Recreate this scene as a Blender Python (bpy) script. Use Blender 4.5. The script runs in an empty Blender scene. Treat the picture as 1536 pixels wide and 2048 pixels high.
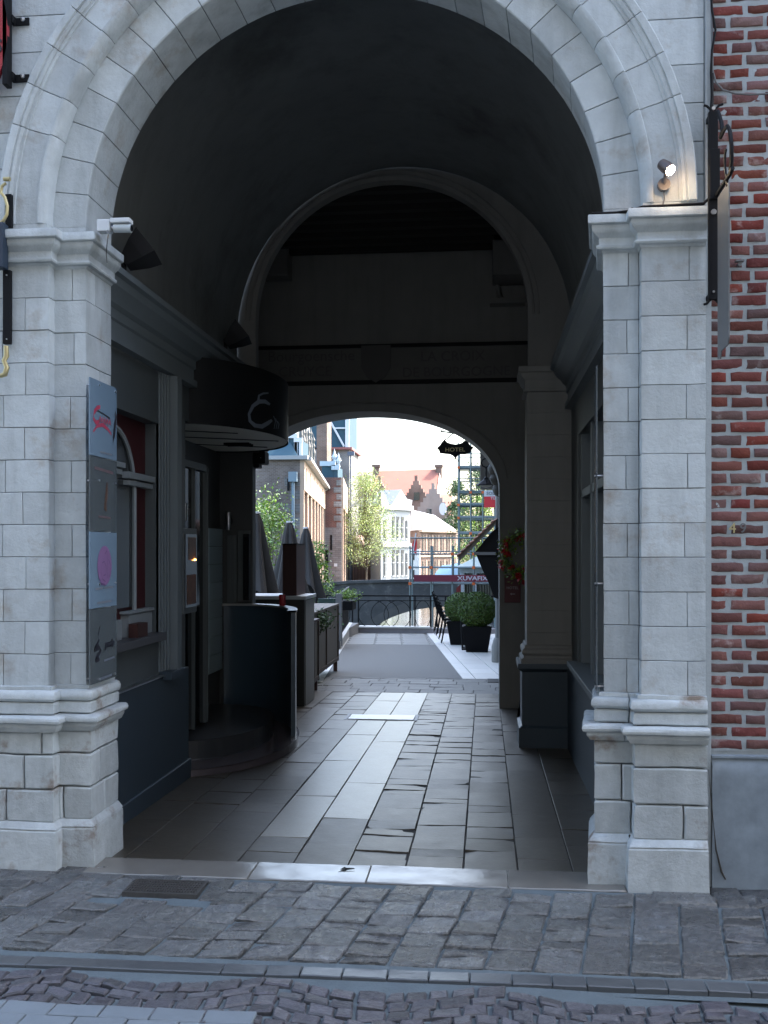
import bpy, math, random
from mathutils import Vector, noise, Matrix
R = random.Random(11)
S = bpy.context.scene
COL = S.collection
rad = math.radians
# ------------------------------------------------------------------ camera
YAW = rad(5.77); SA = math.sin(YAW); CA = math.cos(YAW); H = 1.755; F = 2000.0; HY = 1100
cam = bpy.data.objects.new('camera', bpy.data.cameras.new('camera')); COL.objects.link(cam)
cam.location = (0, 0, H); cam.rotation_euler = (rad(90), 0, YAW)
cam.data.sensor_width = 36; cam.data.lens = 36*F/2048; cam.data.shift_y = (HY-1024)/2048
cam.data.clip_start = .05; cam.data.clip_end = 3000
S.camera = cam
S.render.resolution_x = 768; S.render.resolution_y = 1024
# ------------------------------------------------------------------ light
SUN_EL = 47; SUN_AZ = 52          # azimuth from +Y towards +X
w = bpy.data.worlds.new("World"); S.world = w; w.use_nodes = True
nt = w.node_tree; bg = nt.nodes['Background']
sky = nt.nodes.new('ShaderNodeTexSky'); sky.sky_type = 'NISHITA'; sky.sun_disc = False
sky.sun_elevation = rad(SUN_EL); sky.sun_rotation = rad(SUN_AZ)
sky.air_density = 1.25; sky.dust_density = 4.5; sky.ozone_density = 2.6
nt.links.new(sky.outputs[0], bg.inputs[0]); bg.inputs[1].default_value = 0.15
sl = bpy.data.lights.new('sun', 'SUN'); sl.energy = 2.4; sl.angle = rad(.5); sl.color = (1, .93, .84)
so = bpy.data.objects.new('sun', sl); COL.objects.link(so)
d = Vector((math.sin(rad(SUN_AZ))*math.cos(rad(SUN_EL)), math.cos(rad(SUN_AZ))*math.cos(rad(SUN_EL)), math.sin(rad(SUN_EL))))
so.rotation_euler = d.to_track_quat('Z', 'Y').to_euler(); so.location = (10, 0, 30)
S.view_settings.view_transform = 'Standard'; S.view_settings.look = 'None'
S.view_settings.exposure = 2.65; S.view_settings.gamma = 1
S.render.engine = 'CYCLES'
try:
    S.cycles.max_bounces = 8; S.cycles.diffuse_bounces = 5; S.cycles.glossy_bounces = 4
except Exception: pass

# ------------------------------------------------------------------ helpers
def pt(px, py, Y):
    k = (px-768)/F; t = Y/(CA+k*SA)
    return Vector((t*(-SA+k*CA), Y, H+(HY-py)/F*t))
def X(px, Y): return pt(px, 1100, Y).x
def Z(py, Y, px=768): return pt(px, py, Y).z
def floor_z(y): return -.02*(y-5.3)

class MB:
    def __init__(s): s.v = []; s.f = []; s.mi = []
    def add(s, vs, fs, mi=0):
        n = len(s.v); s.v += [tuple(v) for v in vs]
        for f in fs: s.f.append([i+n for i in f]); s.mi.append(mi)
        return s
    def box(s, x0, x1, y0, y1, z0, z1, mi=0, rz=0, taper=0):
        if x0 > x1: x0, x1 = x1, x0
        if y0 > y1: y0, y1 = y1, y0
        vs = [(x0,y0,z0),(x1,y0,z0),(x1,y1,z0),(x0,y1,z0),(x0+taper,y0+taper,z1),(x1-taper,y0+taper,z1),(x1-taper,y1-taper,z1),(x0+taper,y1-taper,z1)]
        if rz:
            cx, cy = (x0+x1)/2, (y0+y1)/2; c, q = math.cos(rz), math.sin(rz)
            vs = [(cx+(x-cx)*c-(y-cy)*q, cy+(x-cx)*q+(y-cy)*c, z) for x, y, z in vs]
        return s.add(vs, [(0,3,2,1),(4,5,6,7),(0,1,5,4),(1,2,6,5),(2,3,7,6),(3,0,4,7)], mi)
    def prism(s, poly, axis, a0, a1, mi=0):
        """poly 2D; axis the extrusion axis; for 'y' poly is (x,z); 'x' -> (y,z); 'z' -> (x,y)"""
        def m(p, a):
            return {'y': (p[0], a, p[1]), 'x': (a, p[0], p[1]), 'z': (p[0], p[1], a)}[axis]
        n = len(poly)
        vs = [m(p, a0) for p in poly]+[m(p, a1) for p in poly]
        fs = [list(range(n)), list(range(2*n-1, n-1, -1))]+[(i, (i+1) % n, n+(i+1) % n, n+i) for i in range(n)]
        return s.add(vs, fs, mi)
    def tube(s, pts, r, n=8, mi=0, cap=True):
        pts = [Vector(p) for p in pts]; rs = r if isinstance(r, (list, tuple)) else [r]*len(pts)
        vs = []; fs = []; prev = None
        for i, p in enumerate(pts):
            t = (pts[min(i+1, len(pts)-1)]-pts[max(i-1, 0)])
            if t.length < 1e-9: t = Vector((0, 0, 1))
            t.normalize()
            a = t.orthogonal().normalized() if prev is None else (prev-t*prev.dot(t)).normalized()
            prev = a; b = t.cross(a)
            for j in range(n):
                an = 2*math.pi*j/n; vs.append(p+a*math.cos(an)*rs[i]+b*math.sin(an)*rs[i])
        for i in range(len(pts)-1):
            for j in range(n): fs.append((i*n+j, i*n+(j+1) % n, (i+1)*n+(j+1) % n, (i+1)*n+j))
        if cap: fs += [list(range(n-1, -1, -1)), [(len(pts)-1)*n+j for j in range(n)]]
        return s.add(vs, fs, mi)
    def lathe(s, prof, c, n=24, mi=0, a0=0, a1=360, cap=True):
        """prof [(r,z)], c = (x,y,z)"""
        full = abs(a1-a0) >= 359.9; m = n if full else n+1; vs = []; fs = []
        for (r, z) in prof:
            for j in range(m):
                an = rad(a0+(a1-a0)*j/n); vs.append((c[0]+r*math.cos(an), c[1]+r*math.sin(an), c[2]+z))
        for i in range(len(prof)-1):
            for j in range(n):
                k = (j+1) % m if full else j+1
                fs.append((i*m+j, i*m+k, (i+1)*m+k, (i+1)*m+j))
        if cap and full: fs += [list(range(m-1, -1, -1)), [(len(prof)-1)*m+j for j in range(m)]]
        return s.add(vs, fs, mi)
    def grid(s, rows, mi=0):
        n = len(rows[0]); vs = [p for r in rows for p in r]
        fs = [(i*n+j, i*n+j+1, (i+1)*n+j+1, (i+1)*n+j) for i in range(len(rows)-1) for j in range(n-1)]
        return s.add(vs, fs, mi)

def OBJ(name, mb, mats, parent=None, bevel=0, smooth=False, rough=None, label=None, seg=2, kind=None):
    me = bpy.data.meshes.new(name)
    vs = mb.v
    if rough:
        amp, sc = rough; out = []
        for v in vs:
            p = Vector(v); nv = noise.noise_vector(p*sc)*amp+noise.noise_vector(p*sc*3.1+Vector((7, 3, 1)))*amp*.45
            out.append(p+nv)
        vs = out
    me.from_pydata([tuple(v) for v in vs], [], mb.f)
    if not isinstance(mats, (list, tuple)): mats = [mats]
    for m in mats: me.materials.append(m)
    for p, i in zip(me.polygons, mb.mi): p.material_index = i
    if smooth:
        for p in me.polygons: p.use_smooth = True
        try: me.set_sharp_from_angle(angle=rad(smooth if smooth > 1 else 40))
        except Exception: pass
    me.update()
    o = bpy.data.objects.new(name, me); COL.objects.link(o)
    if bevel:
        b = o.modifiers.new('bevel', 'BEVEL'); b.width = bevel; b.segments = seg; b.limit_method = 'ANGLE'; b.angle_limit = rad(35)
    if parent:
        o.parent = parent; root = parent; inv = Matrix.Identity(4)
        if parent.type == 'EMPTY': o.matrix_parent_inverse = Matrix.Translation(-parent.location)
    if label: o['label'] = label
    if kind: o['kind'] = kind
    return o
def thing(name, label, cat, loc=(0,0,0), group=None):
    o = bpy.data.objects.new(name, None); COL.objects.link(o); o.location = loc; o.empty_display_size = .1
    o['label'] = label; o['category'] = cat
    if group: o['group'] = group
    return o
def tag(o, label, cat, group=None):
    o['label'] = label; o['category'] = cat
    if group: o['group'] = group
    return o
def dup(root, delta, label, rz=0):
    r = root.copy(); COL.objects.link(r); r.location = Vector(root.location)+Vector(delta); r.rotation_euler = (0, 0, rz); r['label'] = label
    for ch in list(root.children):
        c = ch.copy(); COL.objects.link(c); c.parent = r; c.matrix_parent_inverse = ch.matrix_parent_inverse.copy()
        for g in list(ch.children):
            e = g.copy(); COL.objects.link(e); e.parent = c; e.matrix_parent_inverse = g.matrix_parent_inverse.copy()
    return r
def struct(name, mb, mats, **k): return OBJ(name, mb, mats, kind='structure', **k)

def TEXT(name, s, size, mat, loc, rot, parent=None, ext=.003, align='CENTER', shear=0, bold=0, sx=1):
    cu = bpy.data.curves.new('t', 'FONT'); cu.body = s; cu.size = size; cu.extrude = ext; cu.align_x = align; cu.align_y = 'CENTER'; cu.shear = shear; cu.offset = bold
    cu.resolution_u = 3
    t = bpy.data.objects.new('t', cu); COL.objects.link(t)
    me = bpy.data.meshes.new_from_object(t); bpy.data.objects.remove(t)
    M = Matrix.Translation(Vector(loc)) @ Matrix.Rotation(rot[2], 4, 'Z') @ Matrix.Rotation(rot[1], 4, 'Y') @ Matrix.Rotation(rot[0], 4, 'X') @ Matrix.Diagonal((sx, 1, 1, 1))
    me.transform(M); me.materials.clear(); me.materials.append(mat)
    for p in me.polygons: p.material_index = 0
    me.name = name
    o = bpy.data.objects.new(name, me); COL.objects.link(o)
    if parent:
        o.parent = parent
        if parent.type == 'EMPTY': o.matrix_parent_inverse = Matrix.Translation(-parent.location)
    return o

# ------------------------------------------------------------------ materials
def M(name, col, rough=.7, var=0, nz=None, bump=None, metal=0, spec=.5, col2=None, streak=0, emit=0, alpha=1, trans=0, rvar=0, coat=0, ao=None, hue=0, tint=None):
    """nz=(scale, amount) colour noise; bump=(scale, strength, distance); var = value change from piece to piece; col2=(colour, scale, threshold, softness)"""
    m = bpy.data.materials.new(name); m.use_nodes = True; n = m.node_tree.nodes; l = m.node_tree.links
    b = n['Principled BSDF']; b.inputs['Roughness'].default_value = rough; b.inputs['Metallic'].default_value = metal
    b.inputs['Specular IOR Level'].default_value = spec; b.inputs['Coat Weight'].default_value = coat
    if tint: b.inputs['Specular Tint'].default_value = (*tint, 1)  # warm tint on the floor stones stands in for warm light in their glare
    if trans: b.inputs['Transmission Weight'].default_value = trans
    if alpha < 1: b.inputs['Alpha'].default_value = alpha
    rgb = n.new('ShaderNodeRGB'); rgb.outputs[0].default_value = (*col, 1); cur = rgb.outputs[0]
    tc = n.new('ShaderNodeNewGeometry'); pos = tc.outputs['Position']; isl = tc.outputs['Random Per Island']
    def math_(op, a, bb, cl=False):
        q = n.new('ShaderNodeMath'); q.operation = op; q.use_clamp = cl
        for i, v in enumerate((a, bb)):
            if isinstance(v, (int, float)): q.inputs[i].default_value = v
            else: l.new(v, q.inputs[i])
        return q.outputs[0]
    def ntex(scale, detail=5, rgh=.6, stretch=None, off=0):
        t = n.new('ShaderNodeTexNoise'); t.inputs['Scale'].default_value = scale; t.inputs['Detail'].default_value = detail; t.inputs['Roughness'].default_value = rgh
        if stretch or off:
            mp = n.new('ShaderNodeMapping'); mp.inputs['Scale'].default_value = stretch or (1,1,1); mp.inputs['Location'].default_value = (off, off, off)
            l.new(pos, mp.inputs[0]); l.new(mp.outputs[0], t.inputs[0])
        else: l.new(pos, t.inputs[0])
        return t.outputs[0]
    def mixc(a, c2, f):
        x = n.new('ShaderNodeMix'); x.data_type = 'RGBA'
        l.new(a, x.inputs[6])
        if isinstance(c2, tuple): x.inputs[7].default_value = (*c2, 1)
        else: l.new(c2, x.inputs[7])
        if isinstance(f, (int, float)): x.inputs[0].default_value = f
        else: l.new(f, x.inputs[0])
        return x.outputs[2]
    if col2:
        c, sc, th, sf = col2
        f = math_('MULTIPLY', math_('SUBTRACT', ntex(sc, 6, .65, off=3), th), 1/sf, True)
        cur = mixc(cur, c, f)
    val = None
    if var:
        val = math_('ADD', math_('MULTIPLY', isl, 2*var), 1-var)
    if nz:
        v2 = math_('ADD', math_('MULTIPLY', math_('SUBTRACT', ntex(nz[0]), .5), 2*nz[1]), 1)
        val = v2 if val is None else math_('MULTIPLY', val, v2)
    if streak:
        v3 = math_('SUBTRACT', 1, math_('MULTIPLY', math_('SUBTRACT', ntex(7, 4, .6, (1, 1, .12)), .48, True), streak*2))
        val = v3 if val is None else math_('MULTIPLY', val, v3)
    if val is not None or hue:
        hs = n.new('ShaderNodeHueSaturation'); l.new(cur, hs.inputs['Color'])
        if val is not None: l.new(val, hs.inputs['Value'])
        if hue: l.new(math_('ADD', math_('MULTIPLY', math_('FRACT', math_('MULTIPLY', isl, 17.3), 0), 2*hue), .5-hue), hs.inputs['Hue']); l.new(math_('ADD', math_('MULTIPLY', math_('FRACT', math_('MULTIPLY', isl, 7.7), 0), .7), .6), hs.inputs['Saturation'])
        cur = hs.outputs[0]
    l.new(cur, b.inputs['Base Color'])
    if rvar:
        l.new(math_('ADD', math_('MULTIPLY', math_('SUBTRACT', ntex(9, 4), .5), 2*rvar), rough, True), b.inputs['Roughness'])
    if bump:
        bp = n.new('ShaderNodeBump'); bp.inputs['Strength'].default_value = bump[1]; bp.inputs['Distance'].default_value = bump[2]
        l.new(ntex(bump[0], 8, .65), bp.inputs['Height']); l.new(bp.outputs[0], b.inputs['Normal'])
    if emit:
        b.inputs['Emission Color'].default_value = (*col, 1); b.inputs['Emission Strength'].default_value = emit
    return m

PALEF = M('pale window stone', (.27,.30,.31), .6)
LIME = M('limestone', (.475,.515,.525), .85, var=.11, nz=(11,.2), bump=(45,.8,.006), col2=((.36,.335,.30), 3.2, .55, .14), streak=.45)
LIMEB = M('weathered limestone', (.45,.485,.49), .9, var=.14, nz=(14,.26), bump=(45,.8,.006), col2=((.25,.21,.175), 3.6, .56, .12), streak=.3)
MORT = M('dark mortar', (.19,.20,.21), .95, bump=(80,.5,.003), nz=(9,.3))
MORTL = M('pale lime mortar', (.34,.375,.39), .95, bump=(70,.8,.004), nz=(12,.2))
BRICK = M('red handmade brick', (.14,.050,.043), .9, var=.34, nz=(20,.25), bump=(50,1,.006), col2=((.27,.20,.19), 6, .57, .10), hue=.008)
RENDER = M('grey blue render', (.21,.25,.285), .8, nz=(7,.5), bump=(30,.3,.003), col2=((.18,.18,.18), 1.6, .55, .2), streak=.3)
PLAST = M('grey plaster', (.15,.16,.158), .85, nz=(1.3,.28), bump=(9,.5,.012), col2=((.085,.088,.085), .9, .52, .18), streak=.3)
PLASTD = M('old plaster of arch', (.18,.175,.165), .85, nz=(3,.18), bump=(18,.35,.005), streak=.25)
PIERM = M('painted ashlar', (.23,.225,.21), .8, nz=(3,.15), bump=(22,.3,.003), streak=.25)
NAVY = M('dark slate blue paint', (.034,.052,.068), .5, nz=(3,.15), bump=(25,.15,.002))
WOODP = M('grey green painted wood', (.085,.098,.10), .55, nz=(4,.1), bump=(30,.15,.002), streak=.2)
WOODL = M('pale grey painted wood', (.15,.175,.185), .55, nz=(4,.1), bump=(30,.15,.002))
DARK = M('near black paint', (.006,.006,.007), .6, spec=.2)
IRON = M('black wrought iron', (.004,.0045,.006), .6, spec=.2, bump=(60,.3,.002))
BEAM = M('black timber beams', (.02,.019,.018), .8, nz=(8,.3))
GOLD = M('gilded metal', (.50,.43,.24), .35, metal=.8)
STEEL = M('brushed steel', (.55,.56,.58), .3, metal=1)
GREYM = M('grey sheet metal', (.15,.155,.16), .5, metal=.4, col2=((.34,.22,.08), 7, .66, .06), nz=(5,.15))
GLASSD = M('dark window glass', (.015,.017,.02), .06, spec=.8)
GLASSP = M('smoked acrylic', (.10,.12,.13), .12, alpha=.82)
ACRYL = M('white acrylic plate', (.16,.235,.31), .2)
PINK = M('pink print', (.24,.13,.28), .4); REDP = M('red print', (.40,.05,.10), .4); BLKP = M('black print', (.02,.02,.03), .4); GREYP = M('grey print', (.16,.18,.22), .4)
REDW = M('dark red board', (.06,.009,.012), .5, nz=(3,.2))
FLOORS = M('worn bluestone slabs', (.058,.050,.038), .42, spec=.42, tint=(1,.88,.72), var=.22, nz=(45,.45), bump=(26,.3,.004), rvar=.05, col2=((.05,.048,.046), 4, .58, .12))
FLOORL = M('smooth pale slabs', (.165,.143,.105), .34, spec=.55, tint=(1,.92,.8), var=.06, nz=(50,.3), bump=(60,.3,.003), rvar=.04)
SILL = M('polished threshold stone', (.17,.16,.142), .20, spec=.9, tint=(1,.95,.86), nz=(5,.2), bump=(30,.25,.003), rvar=.1)
PAVE = M('split porphyry paving', (.092,.096,.10), .28, spec=1.0, tint=(1,.96,.88), var=.38, nz=(26,.65), bump=(30,1,.022), hue=.035, rvar=.12, col2=((.16,.17,.18), 8, .58, .12))
SETT = M('porphyry setts', (.082,.08,.092), .42, var=.35, nz=(26,.6), bump=(26,1,.016), hue=.03, rvar=.1)
JOINT = M('blue grey joint mortar', (.11,.14,.155), .8, bump=(60,.8,.006), nz=(8,.25))
KERBM = M('bluestone kerb', (.085,.092,.098), .3, var=.12, nz=(10,.2), bump=(30,.4,.004))
ASPH = M('grey asphalt', (.115,.109,.098), .75, nz=(60,.2), bump=(120,.4,.004))
TILEL = M('pale terrace tiles', (.62,.58,.52), .5, var=.05, nz=(6,.08))
SUBF = M('dark joint bed', (.05,.047,.042), .9)
COVER = M('pale steel cover', (.55,.55,.54), .38, nz=(12,.15), metal=.3)
RIMW = M('dark wood', (.07,.045,.03), .6, nz=(8,.3))
LEAF = M('bright leaves', (.20,.32,.05), .55, var=.35, hue=.02)
LEAFW = M('willow leaves', (.36,.44,.14), .55, var=.3, hue=.02)
LEAFD = M('dark green leaves', (.07,.13,.04), .6, var=.35, hue=.02)
BOX = M('box leaves', (.055,.105,.012), .6, var=.4, hue=.02)
BARK = M('tree bark', (.10,.08,.06), .9, nz=(10,.3))
CANV = M('grey brown canvas', (.036,.034,.033), .8, nz=(5,.12))
WHITE = M('white paint', (.60,.63,.65), .6, nz=(2,.05)); WSH = M('blue grey trim and villa shade', (.42,.50,.56), .7)  # the blue grey also paints the shade on the villa's side wall
WATER = M('canal water', (.02,.035,.03), .06, bump=(1.6,.25,.05))
OLDST = M('old dark bridge stone', (.08,.08,.078), .9, nz=(2.2,.45), bump=(6,.6,.05), col2=((.14,.135,.125), 1.6, .56, .08))
SLATE = M('blue slate', (.04,.085,.115), .7, spec=.2, nz=(.8,.15)); SLATEL = M('pale slate', (.10,.11,.12), .6, spec=.2, nz=(.6,.1))
RTILE = M('red roof tiles', (.30,.115,.08), .8, nz=(.5,.15))
SANDS = M('warm sandstone', (.40,.30,.225), .85, nz=(.6,.12))
PINKB = M('pink brick with sun tint', (.24,.12,.085), .9, nz=(1.4,.25))  # pink of the canal fronts has the warm sunlight put in
BRONZE = M('weathered reddish cornice', (.24,.09,.08), .7)
REDC = M('red cloth', (.65,.04,.05), .7); WINE = M('wine red banner', (.20,.03,.05), .7)
GALV = M('galvanised tube', (.20,.26,.27), .5, metal=.4); ORAN = M('orange coupler', (.75,.16,.04), .6)
RUST = M('red brown metal', (.06,.022,.018), .6, nz=(4,.15)); REDG = M('red glass', (.30,.02,.03), .25)
PLYW = M('pale planter wood', (.15,.125,.10), .7, nz=(6,.2))

def brick_tex(name, c1, c2, mort, sc, axis='x', rough=.9, bw=.9, rh=.32):
    m = bpy.data.materials.new(name); m.use_nodes = True; n = m.node_tree.nodes; l = m.node_tree.links; b = n['Principled BSDF']; b.inputs['Roughness'].default_value = rough
    g = n.new('ShaderNodeNewGeometry'); sp = n.new('ShaderNodeSeparateXYZ'); l.new(g.outputs['Position'], sp.inputs[0]); cb = n.new('ShaderNodeCombineXYZ')
    l.new(sp.outputs['X' if axis == 'x' else 'Y'], cb.inputs[0]); l.new(sp.outputs['Z'], cb.inputs[1])
    t = n.new('ShaderNodeTexBrick'); l.new(cb.outputs[0], t.inputs[0]); t.inputs['Scale'].default_value = sc
    t.inputs['Color1'].default_value = (*c1, 1); t.inputs['Color2'].default_value = (*c2, 1); t.inputs['Mortar'].default_value = (*mort, 1)
    t.inputs['Mortar Size'].default_value = .035; t.inputs['Brick Width'].default_value = bw; t.inputs['Row Height'].default_value = rh
    no = n.new('ShaderNodeTexNoise'); no.inputs['Scale'].default_value = .35; no.inputs['Detail'].default_value = 8; l.new(g.outputs['Position'], no.inputs[0])
    hs = n.new('ShaderNodeHueSaturation'); l.new(t.outputs[0], hs.inputs['Color'])
    mr = n.new('ShaderNodeMapRange'); mr.inputs[1].default_value = .3; mr.inputs[2].default_value = .7; mr.inputs[3].default_value = .6; mr.inputs[4].default_value = 1.5
    l.new(no.outputs[0], mr.inputs[0]); l.new(mr.outputs[0], hs.inputs['Value']); l.new(hs.outputs[0], b.inputs['Base Color'])
    return m
OLDBR = brick_tex('old grey brown brick', (.13,.095,.075), (.18,.14,.12), (.22,.20,.185), 3.2)
OLDBR2 = brick_tex('old red brown brick', (.17,.07,.05), (.13,.06,.045), (.19,.15,.14), 2.6)
GREYBR = brick_tex('grey stone blocks', (.16,.155,.15), (.20,.195,.19), (.12,.115,.11), 1.5)
DKBR = brick_tex('dark grey tower brick', (.14,.14,.13), (.15,.15,.15), (.20,.20,.20), 2.4)
HBR = brick_tex('red brown house brick', (.14,.085,.06), (.17,.10,.075), (.20,.17,.15), 2.4)
PBR = brick_tex('pink low house brick', (.45,.30,.25), (.40,.28,.23), (.48,.40,.36), .9, axis='y')

# ------------------------------------------------------------------ path mouldings and blocks
def seg_norm(path):
    out = []
    for a, b in zip(path[:-1], path[1:]):
        dx, dy = b[0]-a[0], b[1]-a[1]; L = math.hypot(dx, dy); out.append((dy/L, -dx/L, L))
    return out
def offs(path, i, sn):
    if i == 0: n = sn[0]; return (n[0], n[1])
    if i == len(path)-1: n = sn[-1]; return (n[0], n[1])
    a, b = sn[i-1], sn[i]; k = 1+a[0]*b[0]+a[1]*b[1]
    return ((a[0]+b[0])/k, (a[1]+b[1])/k)
def sample_path(path, s0, s1, step=.05):
    """points (x,y,ox,oy,s) between arc lengths"""
    sn = seg_norm(path); out = []; acc = 0
    for i, n in enumerate(sn):
        a, b = path[i], path[i+1]; L = n[2]
        lo, hi = max(s0-acc, 0), min(s1-acc, L)
        if hi-lo > 1e-6:
            m = max(1, int((hi-lo)/step))
            for j in range(m+1):
                q = lo+(hi-lo)*j/m
                x, y = a[0]+(b[0]-a[0])*q/L, a[1]+(b[1]-a[1])*q/L
                if q < 1e-6: o = offs(path, i, sn)
                elif q > L-1e-6: o = offs(path, i+1, sn)
                else: o = (n[0], n[1])
                if out and abs(out[-1][4]-(acc+q)) < 1e-6: continue
                out.append((x, y, o[0], o[1], acc+q))
        acc += L
    return out
def plen(path): return sum(n[2] for n in seg_norm(path))
def mould(mb, path, prof, step=.06, mi=0):
    sp = sample_path(path, 0, plen(path), step)
    g_ = [[(x+ox*p, y+oy*p, z) for (x, y, ox, oy, s) in sp] for (p, z) in prof]; mb.grid(g_, mi)
    if len(prof) > 3:
        for e in (0, -1): mb.add([q[e] for q in g_], [list(range(len(g_)))], mi)
def blocks(mb, path, p, z0, z1, cuts, gap=.004, ch=.006, deep=.03, nz=3, step=.05, prof=None):
    L = plen(path); cs = [0]+sorted(c for c in cuts if .03 < c < L-.03)+[L]
    rows = [(-deep, z0+gap/2), (-ch, z0+gap/2), (0, z0+gap/2+ch)]+[(0, z0+(z1-z0)*i/nz) for i in range(1, nz)]+[(0, z1-gap/2-ch), (-ch, z1-gap/2), (-deep, z1-gap/2)]
    if prof: rows = [(-deep, z0+gap/2)]+[(q, z0+(z1-z0)*t) for (q, t) in prof]+[(-deep, z1-gap/2)]
    for s0, s1 in zip(cs[:-1], cs[1:]):
        e0 = gap/2 if s0 > 0 else 0; e1 = gap/2 if s1 < L else 0
        sp = sample_path(path, s0+e0, s1-e1, step)
        cols = []
        if s0 > 0: a = sp[0]; cols += [(a, -deep), (a, -ch)]; sp2 = [q for q in sp[1:]]; b = list(a); tx, ty = -a[3], a[2]; b[0] += tx*ch; b[1] += ty*ch; cols.append((tuple(b), 0))
        else: sp2 = sp
        if s1 < L:
            e = sp2[-1]; b = list(e); tx, ty = -e[3], e[2]; b[0] -= tx*ch; b[1] -= ty*ch
            cols += [(q, 0) for q in sp2[:-1]]+[(tuple(b), 0), (e, -ch), (e, -deep)]
        else: cols += [(q, 0) for q in sp2]
        grid = []
        j = R.uniform(-.002, .002)
        for (dp, z) in rows:
            grid.append([(c[0]+c[2]*(p+j+min(dp, dc) if dc < 0 or dp < 0 or prof else p+j), c[1]+c[3]*(p+j+min(dp, dc) if dc < 0 or dp < 0 or prof else p+j), z) if not prof else
                         (c[0]+c[2]*(p+j+(min(dp, dc) if dc < 0 else dp)), c[1]+c[3]*(p+j+(min(dp, dc) if dc < 0 else dp)), z) for (c, dc) in cols])
        mb.grid(grid)
        if s0 == 0: mb.add([q[0] for q in grid], [list(range(len(grid)))])
        if s1 == L: mb.add([q[-1] for q in grid], [list(range(len(grid)))])

XL, XR, XC = -2.201, .620, -.79
YI, YO, YB, YS = 5.35, 5.27, 5.72, 5.305
ZS = 3.495
XRB = .663      # right reveal opens slightly
LP = [(-3.40, YO), (-2.381, YO), (-2.381, YI), (XL, YI), (XL, YB)]
RP = [(XRB, YB), (XR, YI), (.804, YI), (.804, YO), (1.126, YO)]
_CP = lambda L: [(p, 3.495+(z-3.55)*.9) for p, z in L]
gate = thing('stone_gateway', 'pale limestone archway with moulded round arch and two stepped piers', 'archway', (XC, YI, 0))
CAP = _CP([(-.02,3.552),(.075,3.552),(.078,3.545),(.078,3.505),(.074,3.500),(.060,3.497),(.060,3.480),(.056,3.466),(.046,3.452),(.030,3.438),(.024,3.430),(.024,3.395),(.026,3.390),(.036,3.386),(.038,3.376),(.034,3.366),(.012,3.362),(.004,3.350),(-.02,3.345)])
def make_pier(path, flip, nm):
    L = plen(path)
    core = MB(); mould(core, path, [(-.012, -.05), (-.012, 3.45)])
    pier = OBJ('pier', core, MORT, gate)
    mb = MB(); z = 1.005; n = 0
    H_ = (3.318-1.005)/13
    while n < 13:
        hh = H_
        if flip:   # right pier: s=0 at back of reveal
            cuts = [.37+.125, .37+.185, .37+.185+.08+.23] if n % 2 == 0 else [.37+.185, .22]
        else:
            a = 1.019
            cuts = [a-.9+.12, a-.52, a-.26, a+.08+.10, a+.08+.18+.14] if n % 2 == 0 else [a-.75, a-.40, a-.14, a+.08+.18+.2]
        cuts = [c+R.uniform(-.012, .012) if R.random() < .9 and abs(c-.555) > .001 and True else c for c in cuts]
        blocks(mb, path, 0, z, z+hh, cuts, gap=.0034, ch=.002)
        z += hh; n += 1
    OBJ('shaft_stone', mb, LIME, pier, rough=(.0022, 6), smooth=35)
    # pedestal
    mb = MB()
    a_ = 1.019
    c1 = [.37+.09, .37+.26] if flip else [.3,.62, a_-.12, a_+.35]
    c2 = [.37+.14, .37+.47] if flip else [.45,.8, a_+.15, a_+.42]
    blocks(mb, path, .076, -.03, .245, [.37+.16, ] if flip else [a_+.02], gap=.008, ch=.014, nz=5, deep=.05)
    mb2 = MB()
    mould(mb, path, [(.074,.24),(.050,.272),(.03,.28)])
    blocks(mb, path, .046, .27, .45, c2, gap=.007, ch=.008, nz=4, deep=.05)
    blocks(mb, path, .046, .45, .64, c1, gap=.007, ch=.008, nz=4, deep=.05)
    blocks(mb, path, .044, .64, .765, [.3, .62, 1.0], gap=.006, ch=.008, nz=3, deep=.05)
    OBJ('pedestal', mb, LIMEB, pier, rough=(.0055, 7), smooth=35)
    mb = MB()
    half = [(-.03,0),(-.012,.02),(0,.2),(.004,.5),(0,.8),(-.012,.98)]
    blocks(mb, path, .096, .765, .815, [.47, 1.15], gap=.004, ch=.006, deep=.07, prof=[(-.03,.02),(-.022,.3),(-.012,.6),(-.012,.98)])
    blocks(mb, path, .105, .812, .855, [.47, 1.15], gap=.004, ch=.006, deep=.08, prof=half)
    blocks(mb, path, .050, .855, .925, [.50], gap=.006, ch=.008, deep=.05)
    blocks(mb, path, .058, .925, .990, [.50], gap=.006, ch=.008, deep=.06, prof=[(-.02,0),(-.006,.08),(.004,.3),(.004,.6),(-.006,.86),(-.022,.97)])
    blocks(mb, path, .022, .985, 1.010, [.50], gap=.003, ch=.003, deep=.04, nz=2)
    OBJ('base_moulding', mb, LIMEB, pier, rough=(.0045, 8), smooth=35)
    mb = MB(); mould(mb, path, CAP, .04)
    sp = sample_path(path, 0, L, .04)
    # flat cap top
    mb.grid([[(x+ox*.075, y+oy*.075, 3.497) for (x, y, ox, oy, s) in sp], [(x-ox*.06, y-oy*.06, 3.497) for (x, y, ox, oy, s) in sp]])
    OBJ('capital', mb, LIME, pier, rough=(.0016, 9), smooth=30)
    return pier
make_pier(LP, False, 'l'); make_pier(RP, True, 'r')

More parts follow.
